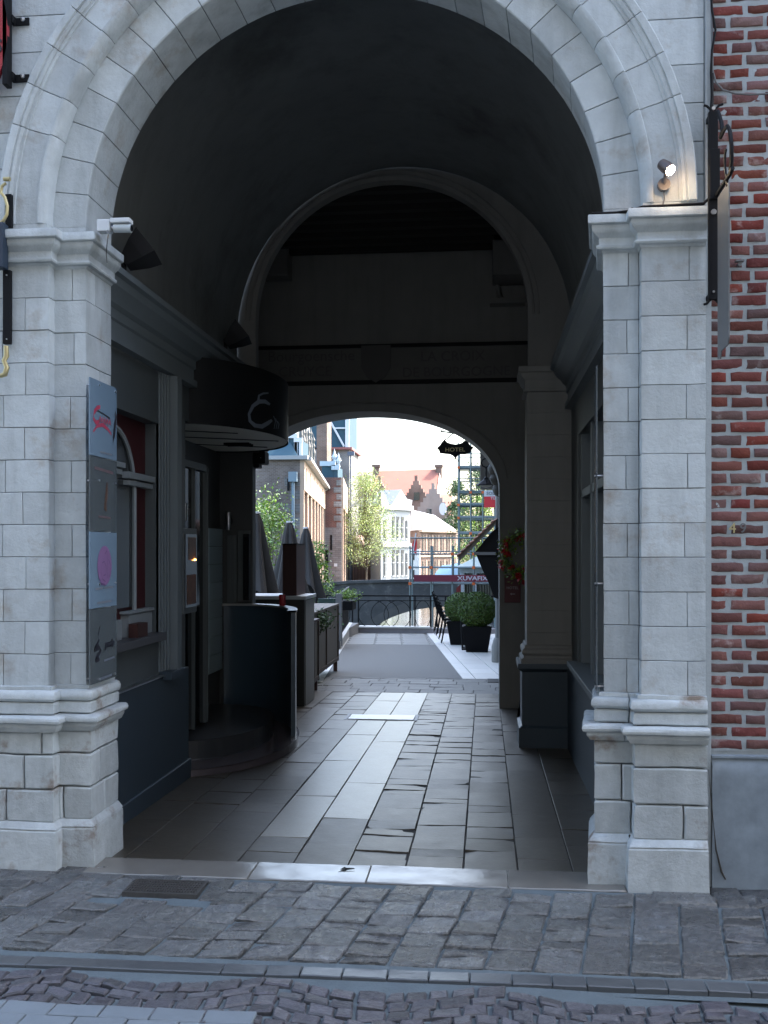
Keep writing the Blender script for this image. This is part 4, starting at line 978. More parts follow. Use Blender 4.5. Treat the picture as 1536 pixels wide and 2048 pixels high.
# ------------------------------------------------------------------ wreath and hotel plate
wr = thing('flower_wreath', 'round wreath of red flowers and green leaves on the far right wall', 'wreath', pt(1046, 1160, 11.9))
wc = pt(1047, 1110, 11.92); mb = MB()
N_ = 24; mb.tube([(wc.x+.22*math.cos(2*math.pi*i/N_), 11.94, wc.z+.24*math.sin(2*math.pi*i/N_)) for i in range(N_+1)], .04, 8); OBJ('ring', mb, LEAFD, wr)
def leaves(mb, pts, size, n_per=1, flat=0):
    for p in pts:
        a = Vector((R.gauss(0,1), R.gauss(0,1), R.gauss(0,1)+flat)).normalized(); b = a.orthogonal().normalized(); q = Matrix.Rotation(R.random()*6.28, 3, a); b = q @ b; c = a.cross(b); s_ = size*R.uniform(.6, 1.3)
        p = Vector(p); mb.add([p-b*s_, p+c*s_*.5, p+b*s_, p-c*s_*.5], [(0,1,2,3)])
def wpts(n, rr): 
    out = []
    for _ in range(n):
        t = R.random()*6.28; q = R.gauss(0, rr); out.append((wc.x+(.22+q)*math.cos(t), 11.93-abs(R.gauss(0,.05)), wc.z+(.24+q)*math.sin(t)))
    return out
mb = MB(); leaves(mb, wpts(900, .055), .022); OBJ('foliage', mb, LEAF, wr)
mb = MB()
for p in wpts(26, .04):
    leaves(mb, [(p[0]+R.gauss(0,.016), p[1]-.03+R.gauss(0,.01), p[2]+R.gauss(0,.016)) for _ in range(14)], .026)
OBJ('flowers', mb, M('red petals', (.50,.02,.03), .6, var=.2), wr)
hp = thing('hotel_plate', 'dark red wall plate reading HOTEL with an arrow below the wreath', 'sign', pt(1025, 1205, 11.97))
a, b = pt(1009,1205,11.97), pt(1041,1150,11.97); mb = MB(); mb.box(a.x, b.x, 11.965, 11.997, a.z, b.z); OBJ('panel', mb, M('dark red plate', (.10,.012,.016), .5), hp, bevel=.003)
p = pt(1025,1176,11.96); PW = M('pale lettering', (.45,.42,.42), .6); TEXT('lettering', 'HOTEL', .045, PW, (p.x, 11.963, p.z), (rad(90),0,0), hp, ext=.001)
p = pt(1025,1188,11.96); mb = MB(); mb.prism([(p.x-.03,p.z),(p.x-.01,p.z+.015),(p.x-.01,p.z+.005),(p.x+.03,p.z+.005),(p.x+.03,p.z-.005),(p.x-.01,p.z-.005),(p.x-.01,p.z-.015)], 'y', 11.961, 11.965); OBJ('arrow', mb, PW, hp)

# ------------------------------------------------------------------ beyond the passage: quay
mb = MB(); mb.box(-14, 8, 15.0, 26.3, -3.5, -.7)
q = [(-14,15.0),(8,15.0),(8,26.3),(-14,26.3)]
mb.add([(x, y, floor_z(y)-.008) for x, y in q], [(0,1,2,3)]); mb.add([(-14,26.3,floor_z(26.3)-.008),(8,26.3,floor_z(26.3)-.008),(8,26.3,-.7),(-14,26.3,-.7)], [(0,1,2,3)])
q = [(-14,12.6),(-3.0,12.6),(-3.0,15.1),(-14,15.1)]; mb.add([(x, y, floor_z(y)-.008) for x, y in q], [(0,1,2,3)])
struct('quay', mb, FLOORS)
def lane_l(y): return X(700,25.5)+(y-25.5)*(-.092) if False else -2.33+(y-14)*(-.094)
def lane_r(y): return -.34+(y-15.2)*(-.1087)
mb = MB(); ys = [15.2,17,19,22.0]
mb.grid([[(lane_l(y), y, floor_z(y)), (lane_r(y), y, floor_z(y))] for y in ys]); struct('lane', mb, ASPH)
mb = MB(); y = 22.0
while y < 26.1:
    x = lane_l(y)
    while x < lane_r(y)-.1:
        wd = min(.62, lane_r(y)-x); slab(mb, [(x+.008,y+.008),(x+wd-.008,y+.008),(x+wd-.008,y+.6),(x+.008,y+.6)], .002, zf=fz); x += wd
    y += .61
struct('lane_slabs', mb, M('grey lane slabs', (.15,.145,.13), .6, var=.1))
mb = MB(); y = 15.2
while y < 26.0:
    x0_ = lane_r(y); wds = [.2]+[.42]*6; x = x0_
    y1 = min(y+.8, 26.1)
    for wd in wds:
        if x > .4: break
        sh = lane_r(y1)-lane_r(y); slab(mb, [(x+.006,y+.005),(x+wd-.006,y+.005),(x+wd-.006+sh,y1-.005),(x+.006+sh,y1-.005)], .004, zf=fz); x += wd
    y = y1
struct('terrace_tiles', mb, TILEL)
mb = MB(); mb.grid([[(lane_l(y)-.28, y, floor_z(y)+.003), (lane_l(y), y, floor_z(y)+.003)] for y in (14.5,18,22,26)]); struct('pale_lane_edge', mb, TILEL)
p = pt(990,1381,15); mb = MB(); mb.box(X(975,15.0), .28, 14.75, 15.15, floor_z(15)+.002, floor_z(15)+.012); tag(OBJ('floor_grating', mb, IRON), 'dark floor grating at the corner of the pale terrace tiles', 'grating')
mb = MB(); mb.add([(-400,26.3,-2.6),(500,26.3,-2.6),(500,900,-2.6),(-400,900,-2.6)], [(0,1,2,3)]); struct('water', mb, WATER)
# end kerb
ek = MB(); ek.box(lane_l(26)-.1, 3, 26.0, 26.3, -.7, floor_z(26)+.13); struct('quay_kerb', ek, M('kerb stone', (.22,.20,.20), .6, nz=(6,.2)), bevel=.01)
ek = MB(); ek.box(lane_l(26)-.1, X(860,26), 25.97, 26.31, floor_z(26)+.13, floor_z(26)+.17); struct('quay_coping', ek, TILEL)
# railing
YR = 26.15; zb = floor_z(26)+.17; zt = Z(1190, YR)
rl = thing('canal_railing', 'black iron railing with circle ornaments along the canal edge', 'railing', (X(850,YR), YR, zb))
mb = MB()
mb.box(X(640,YR), X(1010,YR), YR-.02, YR+.02, zt-.04, zt); mb.box(X(640,YR), X(1010,YR), YR-.012, YR+.012, Z(1201,YR)-.012, Z(1201,YR)+.012); mb.box(X(640,YR), X(1010,YR), YR-.012, YR+.012, Z(1257,YR)-.012, Z(1257,YR)+.012); OBJ('rails', mb, IRON, rl)
for px in (652,705,717,820,830,861,874,891,940,1000):
    mb = MB(); x = X(px,YR); mb.box(x-.018, x+.018, YR-.018, YR+.018, zb-.02, zt-.04); OBJ('post', mb, IRON, rl)
def ring(cx, cz, rx, rz, t=.009): 
    mb = MB(); mb.tube([(cx+rx*math.cos(2*math.pi*i/28), YR, cz+rz*math.sin(2*math.pi*i/28)) for i in range(29)], t, 5); return mb
zm, rzz = (Z(1201,YR)+Z(1257,YR))/2, (Z(1201,YR)-Z(1257,YR))/2
for a, b in ((717,777),(768,830-8),(742,798),(830,861),(891,938),(660,700)): OBJ('circle', ring((X(a,YR)+X(b,YR))/2, zm, (X(b,YR)-X(a,YR))/2, rzz), IRON, rl)

# left slatted fence
fx = lambda y: -3.0+(y-20.6)*(-.089)
fn = thing('slat_fence', 'dark upright slat fence on a stone kerb beside the lane', 'fence', (-3.1, 21, floor_z(21)))
mb = MB()
mb.prism([(fx(20.6)-.25,20.6),(fx(20.6)+.02,20.6),(fx(26)+.02,26.0),(fx(26)-.25,26.0)], 'z', -.7, floor_z(20.6)+.16); OBJ('stone_base', mb, TILEL, fn)
z0, z1 = floor_z(20.6)+.16, Z(1190,20.7,680)
for k in range(13):
    y = 20.95+.39*k; x = fx(y)-.08; mb = MB(); mb.box(x-.012, x+.012, y-.05, y+.05, z0, z1-.04); OBJ('slat', mb, DARK, fn)
mb = MB(); mb.prism([(fx(20.7)-.11,20.7),(fx(20.7)-.05,20.7),(fx(26)-.05,26),(fx(26)-.11,26)], 'z', z1-.06, z1-.02); OBJ('top_rail', mb, DARK, fn)
a, b = X(671,20.62), X(683,20.62); mb = MB(); mb.box(a, b, 20.62, 20.74, z0-.1, Z(1188,20.6,680)); OBJ('post', mb, M('grey post', (.16,.16,.16), .6), fn)
mb = MB(); mb.box(-6.5, fx(20.6)-.0, 20.45, 20.6, floor_z(20.5)-.02, floor_z(20.5)+.17); dk = struct('terrace_step', mb, M('dark terrace edge', (.06,.06,.06), .5))
mb = MB(); mb.box(-6.5, fx(20.6)-.3, 20.6, 26, floor_z(20.6)-.3, floor_z(20.5)+.15); struct('deck', mb, M('grey decking', (.22,.21,.20), .7))
def plant(name, c, rx, rz_2, n, size, mat, label, cat, pot=None):
    t = thing(name, label, cat, c)
    mb = MB(); P = []
    for _ in range(n):
        v = Vector((R.gauss(0,.45), R.gauss(0,.45), R.gauss(0,.45))); P.append((c[0]+v.x*rx, c[1]+v.y*rx, c[2]+rz_2+v.z*rz_2))
    leaves(mb, P, size); OBJ('foliage', mb, mat, t)
    mb = MB()
    for k in range(7): mb.tube([(c[0]+R.gauss(0,.03), c[1], c[2]-.05), (c[0]+R.gauss(0,.4)*rx, c[1]+R.gauss(0,.2)*rx, c[2]+rz_2*1.3)], .006, 4)
    OBJ('stems', mb, BARK, t)
    if pot: mb = MB(); x, y, z, w_, dd, h_ = pot; mb.box(x-w_, x+w_, y-dd, y+dd, z, z+h_); OBJ('pot', mb, DARK, t, bevel=.01)
    return t
c = pt(694,1196,21.5); plant('fence_plant', (c.x,21.5,c.z-.06), .30, .13, 700, .022, LEAF, 'feathery green plant in a dark box at the top of the slat fence', 'plant', (c.x,21.5,c.z-.25,.16,.3,.2))

# terrace chairs and table (green)
GRP = M('dark green plastic', (.02,.05,.045), .4); 
tb = thing('garden_table', 'dark green table with slatted top on the left terrace', 'table', pt(650,1290,22))
ct_, zt_ = pt(648,1215,22), Z(1208,22,648)
mb = MB()
for k in range(6): mb.box(X(626,22), X(668,22), 21.6+.17*k, 21.74+.17*k, zt_-.03, zt_)
OBJ('tabletop', mb, M('pale blue slats', (.20,.24,.27), .5), tb)
for dx in (0, 1):
    for dy in (0, 1): mb = MB(); x = [X(632,22), X(665,22)][dx]; y = 21.7+dy*.75; mb.box(x-.02, x+.02, y-.02, y+.02, floor_z(20.5)+.15, zt_-.03); OBJ('leg', mb, GRP, tb)
def chair(c, s=1, mat=GRP, name='garden_chair', label='', group=None, slats=False, rz=0):
    t = thing(name, label, 'chair', c, group); x, y, z = c
    w_, d_, hs, hb = .24*s, .22*s, .44*s, .86*s
    mb = MB(); mb.box(x-w_, x+w_, y-d_, y+d_, z+hs-.03, z+hs); OBJ('seat', mb, mat, t, bevel=.008)
    mb = MB()
    if slats:
        for k in range(4): mb.box(x-w_, x+w_, y+d_+.02+.02*k, y+d_+.035+.02*k, z+hs+.1+.085*k, z+hs+.15+.085*k)
    else: mb.box(x-w_, x+w_, y+d_-.01, y+d_+.03, z+hs, z+hb)
    OBJ('backrest', mb, mat, t, bevel=.008)
    for sx in (-1, 1):
        mb = MB(); mb.tube([(x+sx*w_*1.05, y-d_*1.1, z), (x+sx*w_*.95, y-d_*.9, z+hs)], .018, 6); OBJ('leg', mb, mat, t)
        mb = MB(); mb.tube([(x+sx*w_*1.05, y+d_*1.25, z), (x+sx*w_*.95, y+d_*.9, z+hs), (x+sx*w_*.95, y+d_*1.2, z+hb)], .016, 6); OBJ('leg', mb, mat, t)
        mb = MB(); mb.tube([(x+sx*w_, y-d_*.9, z+hs), (x+sx*w_, y-d_*.9, z+hs+.2*s), (x+sx*w_, y+d_, z+hs+.22*s)], .015, 6); OBJ('armrest', mb, mat, t)
    return t
zd = floor_z(20.5)+.15
chair((X(655,21.2), 21.2, zd), label='dark green plastic chair facing the terrace table', rz=0)
mb = MB()

# stacked black chairs on the right
sc_ = thing('stacked_chair', 'black cafe chair, lowest of the tilted stack by the topiary', 'chair', (0,0,0), 'stacked black cafe chairs')
cx, cy, cz = X(907,22.8), 22.8, floor_z(22.8)+.006
mb = MB()
sc_.location = (cx, cy, cz)
# chair faces +x, back towards -x leaning out
def stack_chair(root, x, y, z):
    mb = MB(); mb.box(x-.20, x+.22, y-.21, y+.21, z+.43, z+.455); OBJ('seat', mb, IRON, root, bevel=.006)
    mb = MB()
    for k in range(5): q = z+.52+.075*k; xx = x-.22-.06*(k/4)-.02*k/4; mb.box(xx-.012, xx+.012, y-.20, y+.20, q, q+.045)
    OBJ('backrest', mb, IRON, root)
    for sy in (-1, 1):
        mb = MB(); mb.tube([(x+.25, y+sy*.22, z), (x+.19, y+sy*.20, z+.44)], .014, 6); OBJ('leg', mb, IRON, root)
        mb = MB(); mb.tube([(x-.27, y+sy*.22, z), (x-.19, y+sy*.20, z+.44), (x-.31, y+sy*.20, z+.9)], .014, 6); OBJ('leg', mb, IRON, root)
stack_chair(sc_, cx, cy, cz)
for i, l_ in enumerate(('black cafe chair second in the tilted stack by the topiary', 'black cafe chair third in the tilted stack by the topiary', 'black cafe chair topmost in the tilted stack by the topiary')):
    dup(sc_, (-.055*(i+1), .0, .085*(i+1)), l_)
sc2 = dup(sc_, (.15, 1.2, 0), 'black cafe chair standing behind the stack near the railing')

# topiary
def topiary(px, Y, rr, label, n):
    c = (X(px,Y), Y, floor_z(Y)+.006); t = thing('topiary', label, 'potted shrub', c, 'clipped box balls in black pots'); h = .52
    mb = MB(); a, b = .215, .30
    vs = [(c[0]-a,Y-a,c[2]),(c[0]+a,Y-a,c[2]),(c[0]+a,Y+a,c[2]),(c[0]-a,Y+a,c[2]),(c[0]-b,Y-b,c[2]+h),(c[0]+b,Y-b,c[2]+h),(c[0]+b,Y+b,c[2]+h),(c[0]-b,Y+b,c[2]+h)]
    mb.add(vs, [(0,3,2,1),(4,5,6,7),(0,1,5,4),(1,2,6,5),(2,3,7,6),(3,0,4,7)]); OBJ('pot', mb, M('black glazed pot', (.003,.003,.004), .5, spec=.15), t, bevel=.008)
    cz = c[2]+h+rr*.82; mb = MB(); P = []
    for _ in range(n):
        v = Vector((R.gauss(0,1), R.gauss(0,1), R.gauss(0,1))).normalized(); q = rr*(1-abs(R.gauss(0,.05)))*(1+.05*noise.noise(v*4)); v = v*q; P.append((c[0]+v.x, Y+v.y, cz+v.z*.94))
    leaves(mb, P, .022); OBJ('foliage', mb, BOX, t)
    mb = MB(); mb.lathe([(rr*.92*math.sin(math.pi*i/14)+.001, -rr*.88*math.cos(math.pi*i/14)) for i in range(15)], (c[0],Y,cz), 20); OBJ('inner_growth', mb, BOX, t)
    mb = MB(); mb.tube([(c[0],Y,c[2]+.3),(c[0],Y,cz)], .03, 6); OBJ('trunk', mb, BARK, t)
topiary(954, 20.3, .39, 'large clipped box ball in a black square pot at the terrace front', 6500)
topiary(921, 22.2, .36, 'second box ball, half hidden behind the large topiary', 4500)
mb = MB(); mb.box(X(921,19.6), X(940,19.6), 20.6, 21.1, floor_z(20.5), floor_z(20.5)+.03); mb.tube([(X(925,20.8),20.8,floor_z(20.8)),(X(922,20.8),20.8,.35)], .02, 6); tag(OBJ('parasol_foot', mb, IRON), 'dark parasol foot with short pole beside the large topiary', 'parasol stand')

# closed parasols
def parasol(px, py, Y, label, first=None):
    tip = pt(px, py, Y); zb_ = floor_z(Y)+(.15 if Y > 20.6 and px < 600 else 0)
    t = thing('closed_parasol', label, 'parasol', (tip.x, Y, zb_), 'closed grey parasols on the left terrace')
    mb = MB(); n = 48; L = tip.z-(-.02+0); rows = []
    for j in range(13):
        v = j/12; row = []
        for i in range(n+1):
            a = 2*math.pi*i/n; fold = .5+.5*math.cos(a*6); big = .5+.5*math.cos(a*3+1.0)
            r = .05+(.10+.36*v**1.05-.05)*(v > 0)*v**.12*(.50+.50*fold**.7)
            zz = tip.z-.02-1.72*v*(1-.30*(1-big)*v); row.append((tip.x+r*math.cos(a), Y+r*math.sin(a), zz))
        rows.append(row)
    mb.grid(rows); OBJ('canopy', mb, CANV, t, smooth=35)
    mb = MB(); mb.lathe([(.001,.0),(.06,-.005),(.065,-.03),(.055,-.04)], (tip.x,Y,tip.z+.01), 16); OBJ('cap', mb, WHITE, t)
    mb = MB(); mb.tube([(tip.x,Y,zb_),(tip.x,Y,tip.z-.05)], .022, 8); OBJ('pole', mb, DARK, t)
    mb = MB(); mb.box(tip.x-.3, tip.x+.3, Y-.3, Y+.3, zb_, zb_+.07); OBJ('base', mb, GREYM, t, bevel=.01)
parasol(513, 1024, 15.5, 'closed grey parasol nearest the passage, half hidden at left')
parasol(579, 1043, 19.0, 'closed grey parasol behind the tall brown box')
parasol(612, 1055, 21.8, 'closed grey parasol farthest right by the fence')

# low wall, brown box, cabinets
lw = thing('bar_wall', 'dark low wall block with bright white top behind the curved counter', 'low wall', (-2.5, 12.2, floor_z(12.2)))
mb = MB(); mb.box(-3.0, -2.17, 11.9, 12.55, -.2, Z(1199,12)); OBJ('body', mb, M('dark grey wall paint', (.04,.04,.038), .5), lw, bevel=.004)
mb = MB(); mb.box(-3.0, -2.14, 11.85, 12.6, Z(1199,12), Z(1192,12)); OBJ('top_slab', mb, WHITE, lw, bevel=.004)
mb = MB(); mb.box(-2.169, -2.160, 11.95, 12.56, -.13, Z(1202,12)); OBJ('lit_side_sheet', mb, M('painted side light', (.28,.27,.25), .6), lw)  # thin sheet paler than the body: the light on this side painted in
bb = thing('brown_box', 'tall slim red brown box standing on the white topped wall', 'box', (-2.38, 12.2, Z(1192,12)))
z0 = Z(1192,12); z1 = Z(1089,12); x0, x1 = X(565,11.95), X(593,11.95); mb = MB(); mb.box(x0, x1+.0, 11.95, 12.55, z0, z1); OBJ('shell', mb, RUST, bb, bevel=.004)
mb = MB(); mb.box(x0-.004, x1+.004, 11.945, 12.555, z1, z1+.012); OBJ('lid', mb, DARK, bb)
for i, (y0, y1, zt2, w_) in enumerate(((12.85,13.6,Z(1243,13,640),.0),(13.75,16.2,Z(1228,13.5,645),.03))):
    t = thing('wooden_planter', ['short brown wooden cabinet behind the low wall by the lane', 'long pale wooden planter with ivy along the lane edge'][i], 'planter', (-2.5, y0, floor_z(y0)))
    xr = -2.33-.09*(y0-12.85)*.8 if i else -2.285
    mb = MB(); mb.box(xr-.42, xr, y0, y1, floor_z(y0)+.12, zt2-.03); OBJ('box', mb, PLYW, t, bevel=.004)
    mb = MB(); mb.box(xr-.44, xr+.015, y0-.02, y1+.02, zt2-.03, zt2); OBJ('rim', mb, RUST if i == 0 else PLYW, t)
    mb = MB()
    for k in range(3): yy = y0+(y1-y0-.05)*k/2; mb.box(xr, xr+.018, yy, yy+.05, floor_z(y0)+.12, zt2-.03)
    mb.box(xr, xr+.017, y0+.05, y1-.05, floor_z(y0)+.13, floor_z(y0)+.19); OBJ('batten', mb, RIMW, t)
    for yy in (y0+.05, y1-.1):
        mb = MB(); mb.box(xr-.06, xr, yy, yy+.05, floor_z(yy+.05), floor_z(y0)+.12); OBJ('foot', mb, RUST, t)
c = pt(640,1250,14.3); plant('ivy_plant', (c.x-.05,14.3,c.z-.1), .26, .17, 900, .024, LEAFD, 'ivy spilling over the long pale planter', 'plant')
p = pt(628,1242,13.1); tag(OBJ('candle_glass', MB().lathe([(.001,0),(.035,0),(.04,.01),(.038,.10),(.03,.10),(.03,.01),(.001,.01)], (-2.36, 13.1, Z(1243,13,640)), 10), REDG, smooth=30), 'red glass on the short brown cabinet under the ivy', 'candle glass')

# ------------------------------------------------------------------ hotel on the right outside
ho = thing('hotel_building', 'tall plain hotel wall beyond the passage on the right', 'hotel', (.3, 18, 0))
mb = MB(); mb.box(.32, 8, 12.6, 25.0, -1, 9.5); OBJ('wall', mb, PIERM, ho)
mb = MB(); a, b = pt(960,968,14.2), pt(976,900,14.2); mb.box(a.x, .33, 14.2, 15.6, a.z, b.z+.6); OBJ('oriel', mb, PLASTD, ho, bevel=.01)
mb = MB(); mb.tube([(.235,18,floor_z(18)+.3),(.235,18,6)], .055, 10); dp = OBJ('downspout', mb, GREYM, ho, smooth=40)
mb = MB(); mb.lathe([(.11,0),(.12,.02),(.12,.28),(.09,.40),(.07,.44),(.001,.45)], (.235,18,floor_z(18)), 12); OBJ('stone_foot', mb, PIERM, dp, smooth=40)
mb = MB()
for z in (1.2, 2.3): mb.lathe([(.065,-.03),(.068,0),(.065,.03)], (.235,18,z), 10)
OBJ('clamp', mb, GREYM, dp)
rv = thing('quay_shade_building', 'unseen tall building added on the right bank to shade the quay', 'building', (4, 30, -1))
mb = MB(); mb.box(1.3, 9, 26.6, 66, -3, 13); OBJ('wall', mb, HBR, rv)  # out of view, added to block the sun from lane and quay
mb = MB(); mb.box(1.0, 9.3, 26.4, 66.2, 13, 13.3); OBJ('roof', mb, SLATE, rv)
# corbel ornament and lantern at the arch corner
ln = thing('wall_lantern', 'black hooded wall lantern with scroll bracket at the far arch corner', 'lantern', pt(972, 975, 13.3))
mb = MB(); c = pt(972, 968, 13.3); mb.lathe([(.001,.10),(.03,.08),(.035,.06),(.13,-.01),(.135,-.02),(.12,-.02)], (c.x,13.3,c.z), 8); OBJ('hood', mb, IRON, ln)
mb = MB(); mb.tube([(c.x,13.3,c.z+.09),(c.x+.0,13.3,c.z+.22)]+[(c.x+.0+.06*math.sin(t/8*6.28), 13.3, c.z+.28-.06*math.cos(t/8*6.28)) for t in range(9)], .010, 6); mb.tube([(c.x+.03,13.3,c.z+.25),(c.x+.1,13.3,c.z+.22),(.33,13.3,c.z+.20)], .012, 6); OBJ('bracket', mb, IRON, ln)
mb = MB(); mb.lathe([(.10,-.02),(.05,-.05),(.001,-.06)], (c.x,13.3,c.z+.01), 8); OBJ('shade_glass', mb, M('lantern glass', (.5,.48,.4), .3), ln)
co = MB()
P = [(pt(978+7*i, 905+13*i, 12.75)) for i in range(1)]
for i, (px, py, r_) in enumerate(((986,918,.09),(990,938,.11),(992,958,.10),(996,980,.09))): p = pt(px+2,py,12.8); co.lathe([(.001,r_),(r_*.7,r_*.7),(r_,0),(r_*.7,-r_*.7),(.001,-r_)], (p.x,12.75,p.z), 10)
OBJ('carved_corbel', co, PLASTD, pas, smooth=50, rough=(.015, 12))
# hotel sign
hs_ = thing('hotel_sign', 'black scalloped hanging sign with gold letters HOTEL', 'sign', pt(910, 900, 13.6))
YH = 13.6
def sp_(px, py): p = pt(px, py, YH); return (p.x, p.z)
L_ = [(889,879),(894,885),(903,888),(911,889),(919,888),(926,885),(930,881),(936,884),(940,891),(947,895),(943,899),(940,905),(930,908),(920,908),(915,911),(911,916),(906,911),(900,908),(890,907),(880,906),(878,900),(874,896),(880,891),(883,886)]
mb = MB(); mb.prism([sp_(a, b) for a, b in L_], 'y', YH, YH+.03); OBJ('board', mb, DARK, hs_, bevel=.003)
p = pt(910,899.5,YH-.01); TEXT('lettering', 'HOTEL', .075, GOLD, (p.x, YH-.004, p.z), (rad(90),0,0), hs_, ext=.002, sx=1.15)
mb = MB(); mb.tube([pt(a,b,YH+.015) for a, b in ((889,880),(896,876),(902,870),(908,866))], .008, 5); mb.tube([pt(a,b,YH+.015) for a, b in ((880,862),(905,866),(930,872),(1010,876))], .010, 5); mb.tube([pt(a,b,YH+.015) for a, b in ((926,884),(927,872))], .006, 5)
mb.tube([pt(880+4*math.cos(t/8*6.28), 862+4*math.sin(t/8*6.28), YH+.015) for t in range(9)], .006, 5)
for a, b in ((911,916),(903,919),(918,919)): mb.tube([pt(911,915,YH+.015), pt(a,b+5,YH+.015)], .006, 5)
OBJ('bracket', mb, IRON, hs_)

# tiled lean-to awning
aw = thing('tiled_awning', 'small lean-to roof of red tiles with black side curtain on the hotel wall', 'awning', (.0, 18, 1.6))
ya, yb = 17.7, 19.3
A_ = pt(916,1114,ya); B_ = pt(992,1040,ya)
mb = MB(); x0, z0, x1, z1 = A_.x, A_.z, B_.x, B_.z
nx_ = 9
for i in range(nx_):
    u0, u1 = i/nx_, (i+1)/nx_; xa, xb = x0+(x1-x0)*u0, x0+(x1-x0)*u1; za, zb2 = z0+(z1-z0)*u0, z0+(z1-z0)*u1
    for k in range(9):
        y = ya-.03+k*.18; mb.add([(xa-.02,y,za+.035),(xa-.02,y+.09,za+.055),(xa-.02,y+.18,za+.035),(xb+.02,y,zb2+.02),(xb+.02,y+.09,zb2+.04),(xb+.02,y+.18,zb2+.02),(xa-.02,y,za),(xa-.02,y+.18,za),(xb,y,zb2),(xb,y+.18,zb2)], [(0,1,4,3),(1,2,5,4),(6,0,3,8),(6,7,2,1,0),(7,9,5,2)])
OBJ('roof_tiles', mb, M('weathered roof tiles', (.20,.09,.055), .8, var=.3), aw)
mb = MB(); mb.prism([(x0,z0),(x1,z1),(x1,z1-.08),(x0+.02,z0-.08)], 'y', ya, ya+.05); mb.prism([(x0,z0),(x1,z1),(x1,z1-.03),(x0+.02,z0-.03)], 'y', ya+.05, yb); OBJ('rafter', mb, PLYW, aw)
a, b = pt(948,1110,ya), pt(992,1104,ya); mb = MB(); mb.box(a.x, b.x, ya+.05, ya+.09, a.z, b.z); OBJ('beam', mb, M('grey beam', (.16,.16,.16), .6), aw)
mb = MB(); mb.prism([(pt(q,w_,ya+.1).x, pt(q,w_,ya+.1).z) for q, w_ in ((950,1104),(985,1062),(1003,1050),(1003,1200),(988,1195),(977,1165),(965,1140))], 'y', ya+.1, ya+.13); OBJ('side_curtain', mb, DARK, aw)

# ------------------------------------------------------------------ bridge and right bank
br = thing('stone_bridge', 'old dark stone bridge with low arch over the canal', 'bridge', (-1.5, 43, -2.6))
YBf = 42; mb = MB()
tp = [(560,1180),(640,1172),(700,1167),(770,1165),(830,1164),(1030,1166)]
xs = [X(p[0],YBf) for p in tp]; zs_ = [Z(p[1],YBf,p[0]) for p in tp]
def topz(x):
    for i in range(len(xs)-1):
        if x <= xs[i+1]: return zs_[i]+(zs_[i+1]-zs_[i])*(x-xs[i])/(xs[i+1]-xs[i])
    return zs_[-1]
bc, ba, bz = -1.5, 3.75, 1.98
n = 80; x0, x1 = xs[0], 6.0
def botz(x):
    u = (x-bc)/ba; return -2.7+(bz*math.sqrt(1-u*u) if abs(u) < 1 else 0)+ (0.1 if abs(u) < 1 else -.3)
X_ = [x0+(x1-x0)*i/n for i in range(n+1)]
mb.grid([[(x, YBf, botz(x)) for x in X_], [(x, YBf, topz(x)) for x in X_], [(x, 46, topz(x)) for x in X_], [(x, 46, botz(x)) for x in X_], [(x, YBf, botz(x)) for x in X_]]); body = OBJ('body', mb, OLDST, br)
mb = MB(); mb.grid([[(x, YBf-.08, topz(x)+.0), (x, YBf-.08, topz(x)+.12), (x, YBf+.35, topz(x)+.12)] for x in X_]); OBJ('parapet_coping', mb, OLDST, br)
mb = MB(); mb.grid([[(bc+(ba+q)*(-math.cos(math.pi*i/40)), YBf-.04, -2.6+(bz+q)*math.sin(math.pi*i/40)) for i in range(41)] for q in (0,.38)]); OBJ('arch_ring', mb, M('paler arch stones', (.10,.095,.088), .9, nz=(2,.4)), br)
mb = MB(); mb.box(-1.2, 9, 26.3, 41.9, -3.5, -.62); struct('right_bank', mb, OLDST)

# scaffold
def scaffold(name, label, x0, x1, Y0, Y1, z0, levels, npost, cat='scaffold', planks=True, couplers=True):
    t = thing(name, label, cat, ((x0+x1)/2, Y0, z0)); zt_ = levels[-1]+(.9 if planks else .25)
    for i in range(npost):
        x = x0+(x1-x0)*i/(npost-1)
        for y in (Y0, Y1):
            mb = MB(); mb.tube([(x,y,z0),(x,y,zt_)], .026, 6); OBJ('standard', mb, GALV, t)
    mb = MB()
    for z in levels:
        for y in (Y0, Y1):
            mb.tube([(x0,y,z),(x1,y,z)], .022, 6); mb.tube([(x0,y,z+.5),(x1,y,z+.5)], .018, 6)
        for i in range(npost): x = x0+(x1-x0)*i/(npost-1); mb.tube([(x,Y0,z),(x,Y1,z)], .02, 6)
    OBJ('ledger', mb, GALV, t)
    if planks: mb = MB(); [mb.box(x0, x1, Y0, Y1, z+.03, z+.08) for z in levels]; OBJ('platform', mb, M('scaffold boards', (.30,.34,.34), .7), t)
    if couplers:
        mb = MB()
        for z in levels:
            for i in range(npost):
                if R.random() < .5: x = x0+(x1-x0)*i/(npost-1); mb.box(x-.045, x+.045, Y0-.06, Y0, z-.04, z+.045)
        OBJ('coupler', mb, ORAN, t)
    return t
scaffold('tall_scaffold', 'tall galvanised scaffold with platforms and orange couplers behind the tiled awning', X(917,36), X(990,36), 36, 37.5, -.62, [Z(q,36,950) for q in (1067,1036,1010,985,935)], 4)
lsf = scaffold('low_scaffold', 'low scaffold of galvanised tubes in front of the bridge', X(820,31), X(990,31), 31, 32.0, -2.6, [Z(1167,31), Z(1135,31), Z(1108,31)], 5, planks=False)
bn = thing('banner', 'wine red banner reading XUVAFIX tied along the low scaffold', 'banner', pt(900, 1165, 30.9))
a, b = pt(828,1163,30.9), pt(984,1150,30.9); mb = MB(); mb.box(a.x, b.x, 30.88, 30.92, a.z, b.z); OBJ('cloth', mb, WINE, bn)
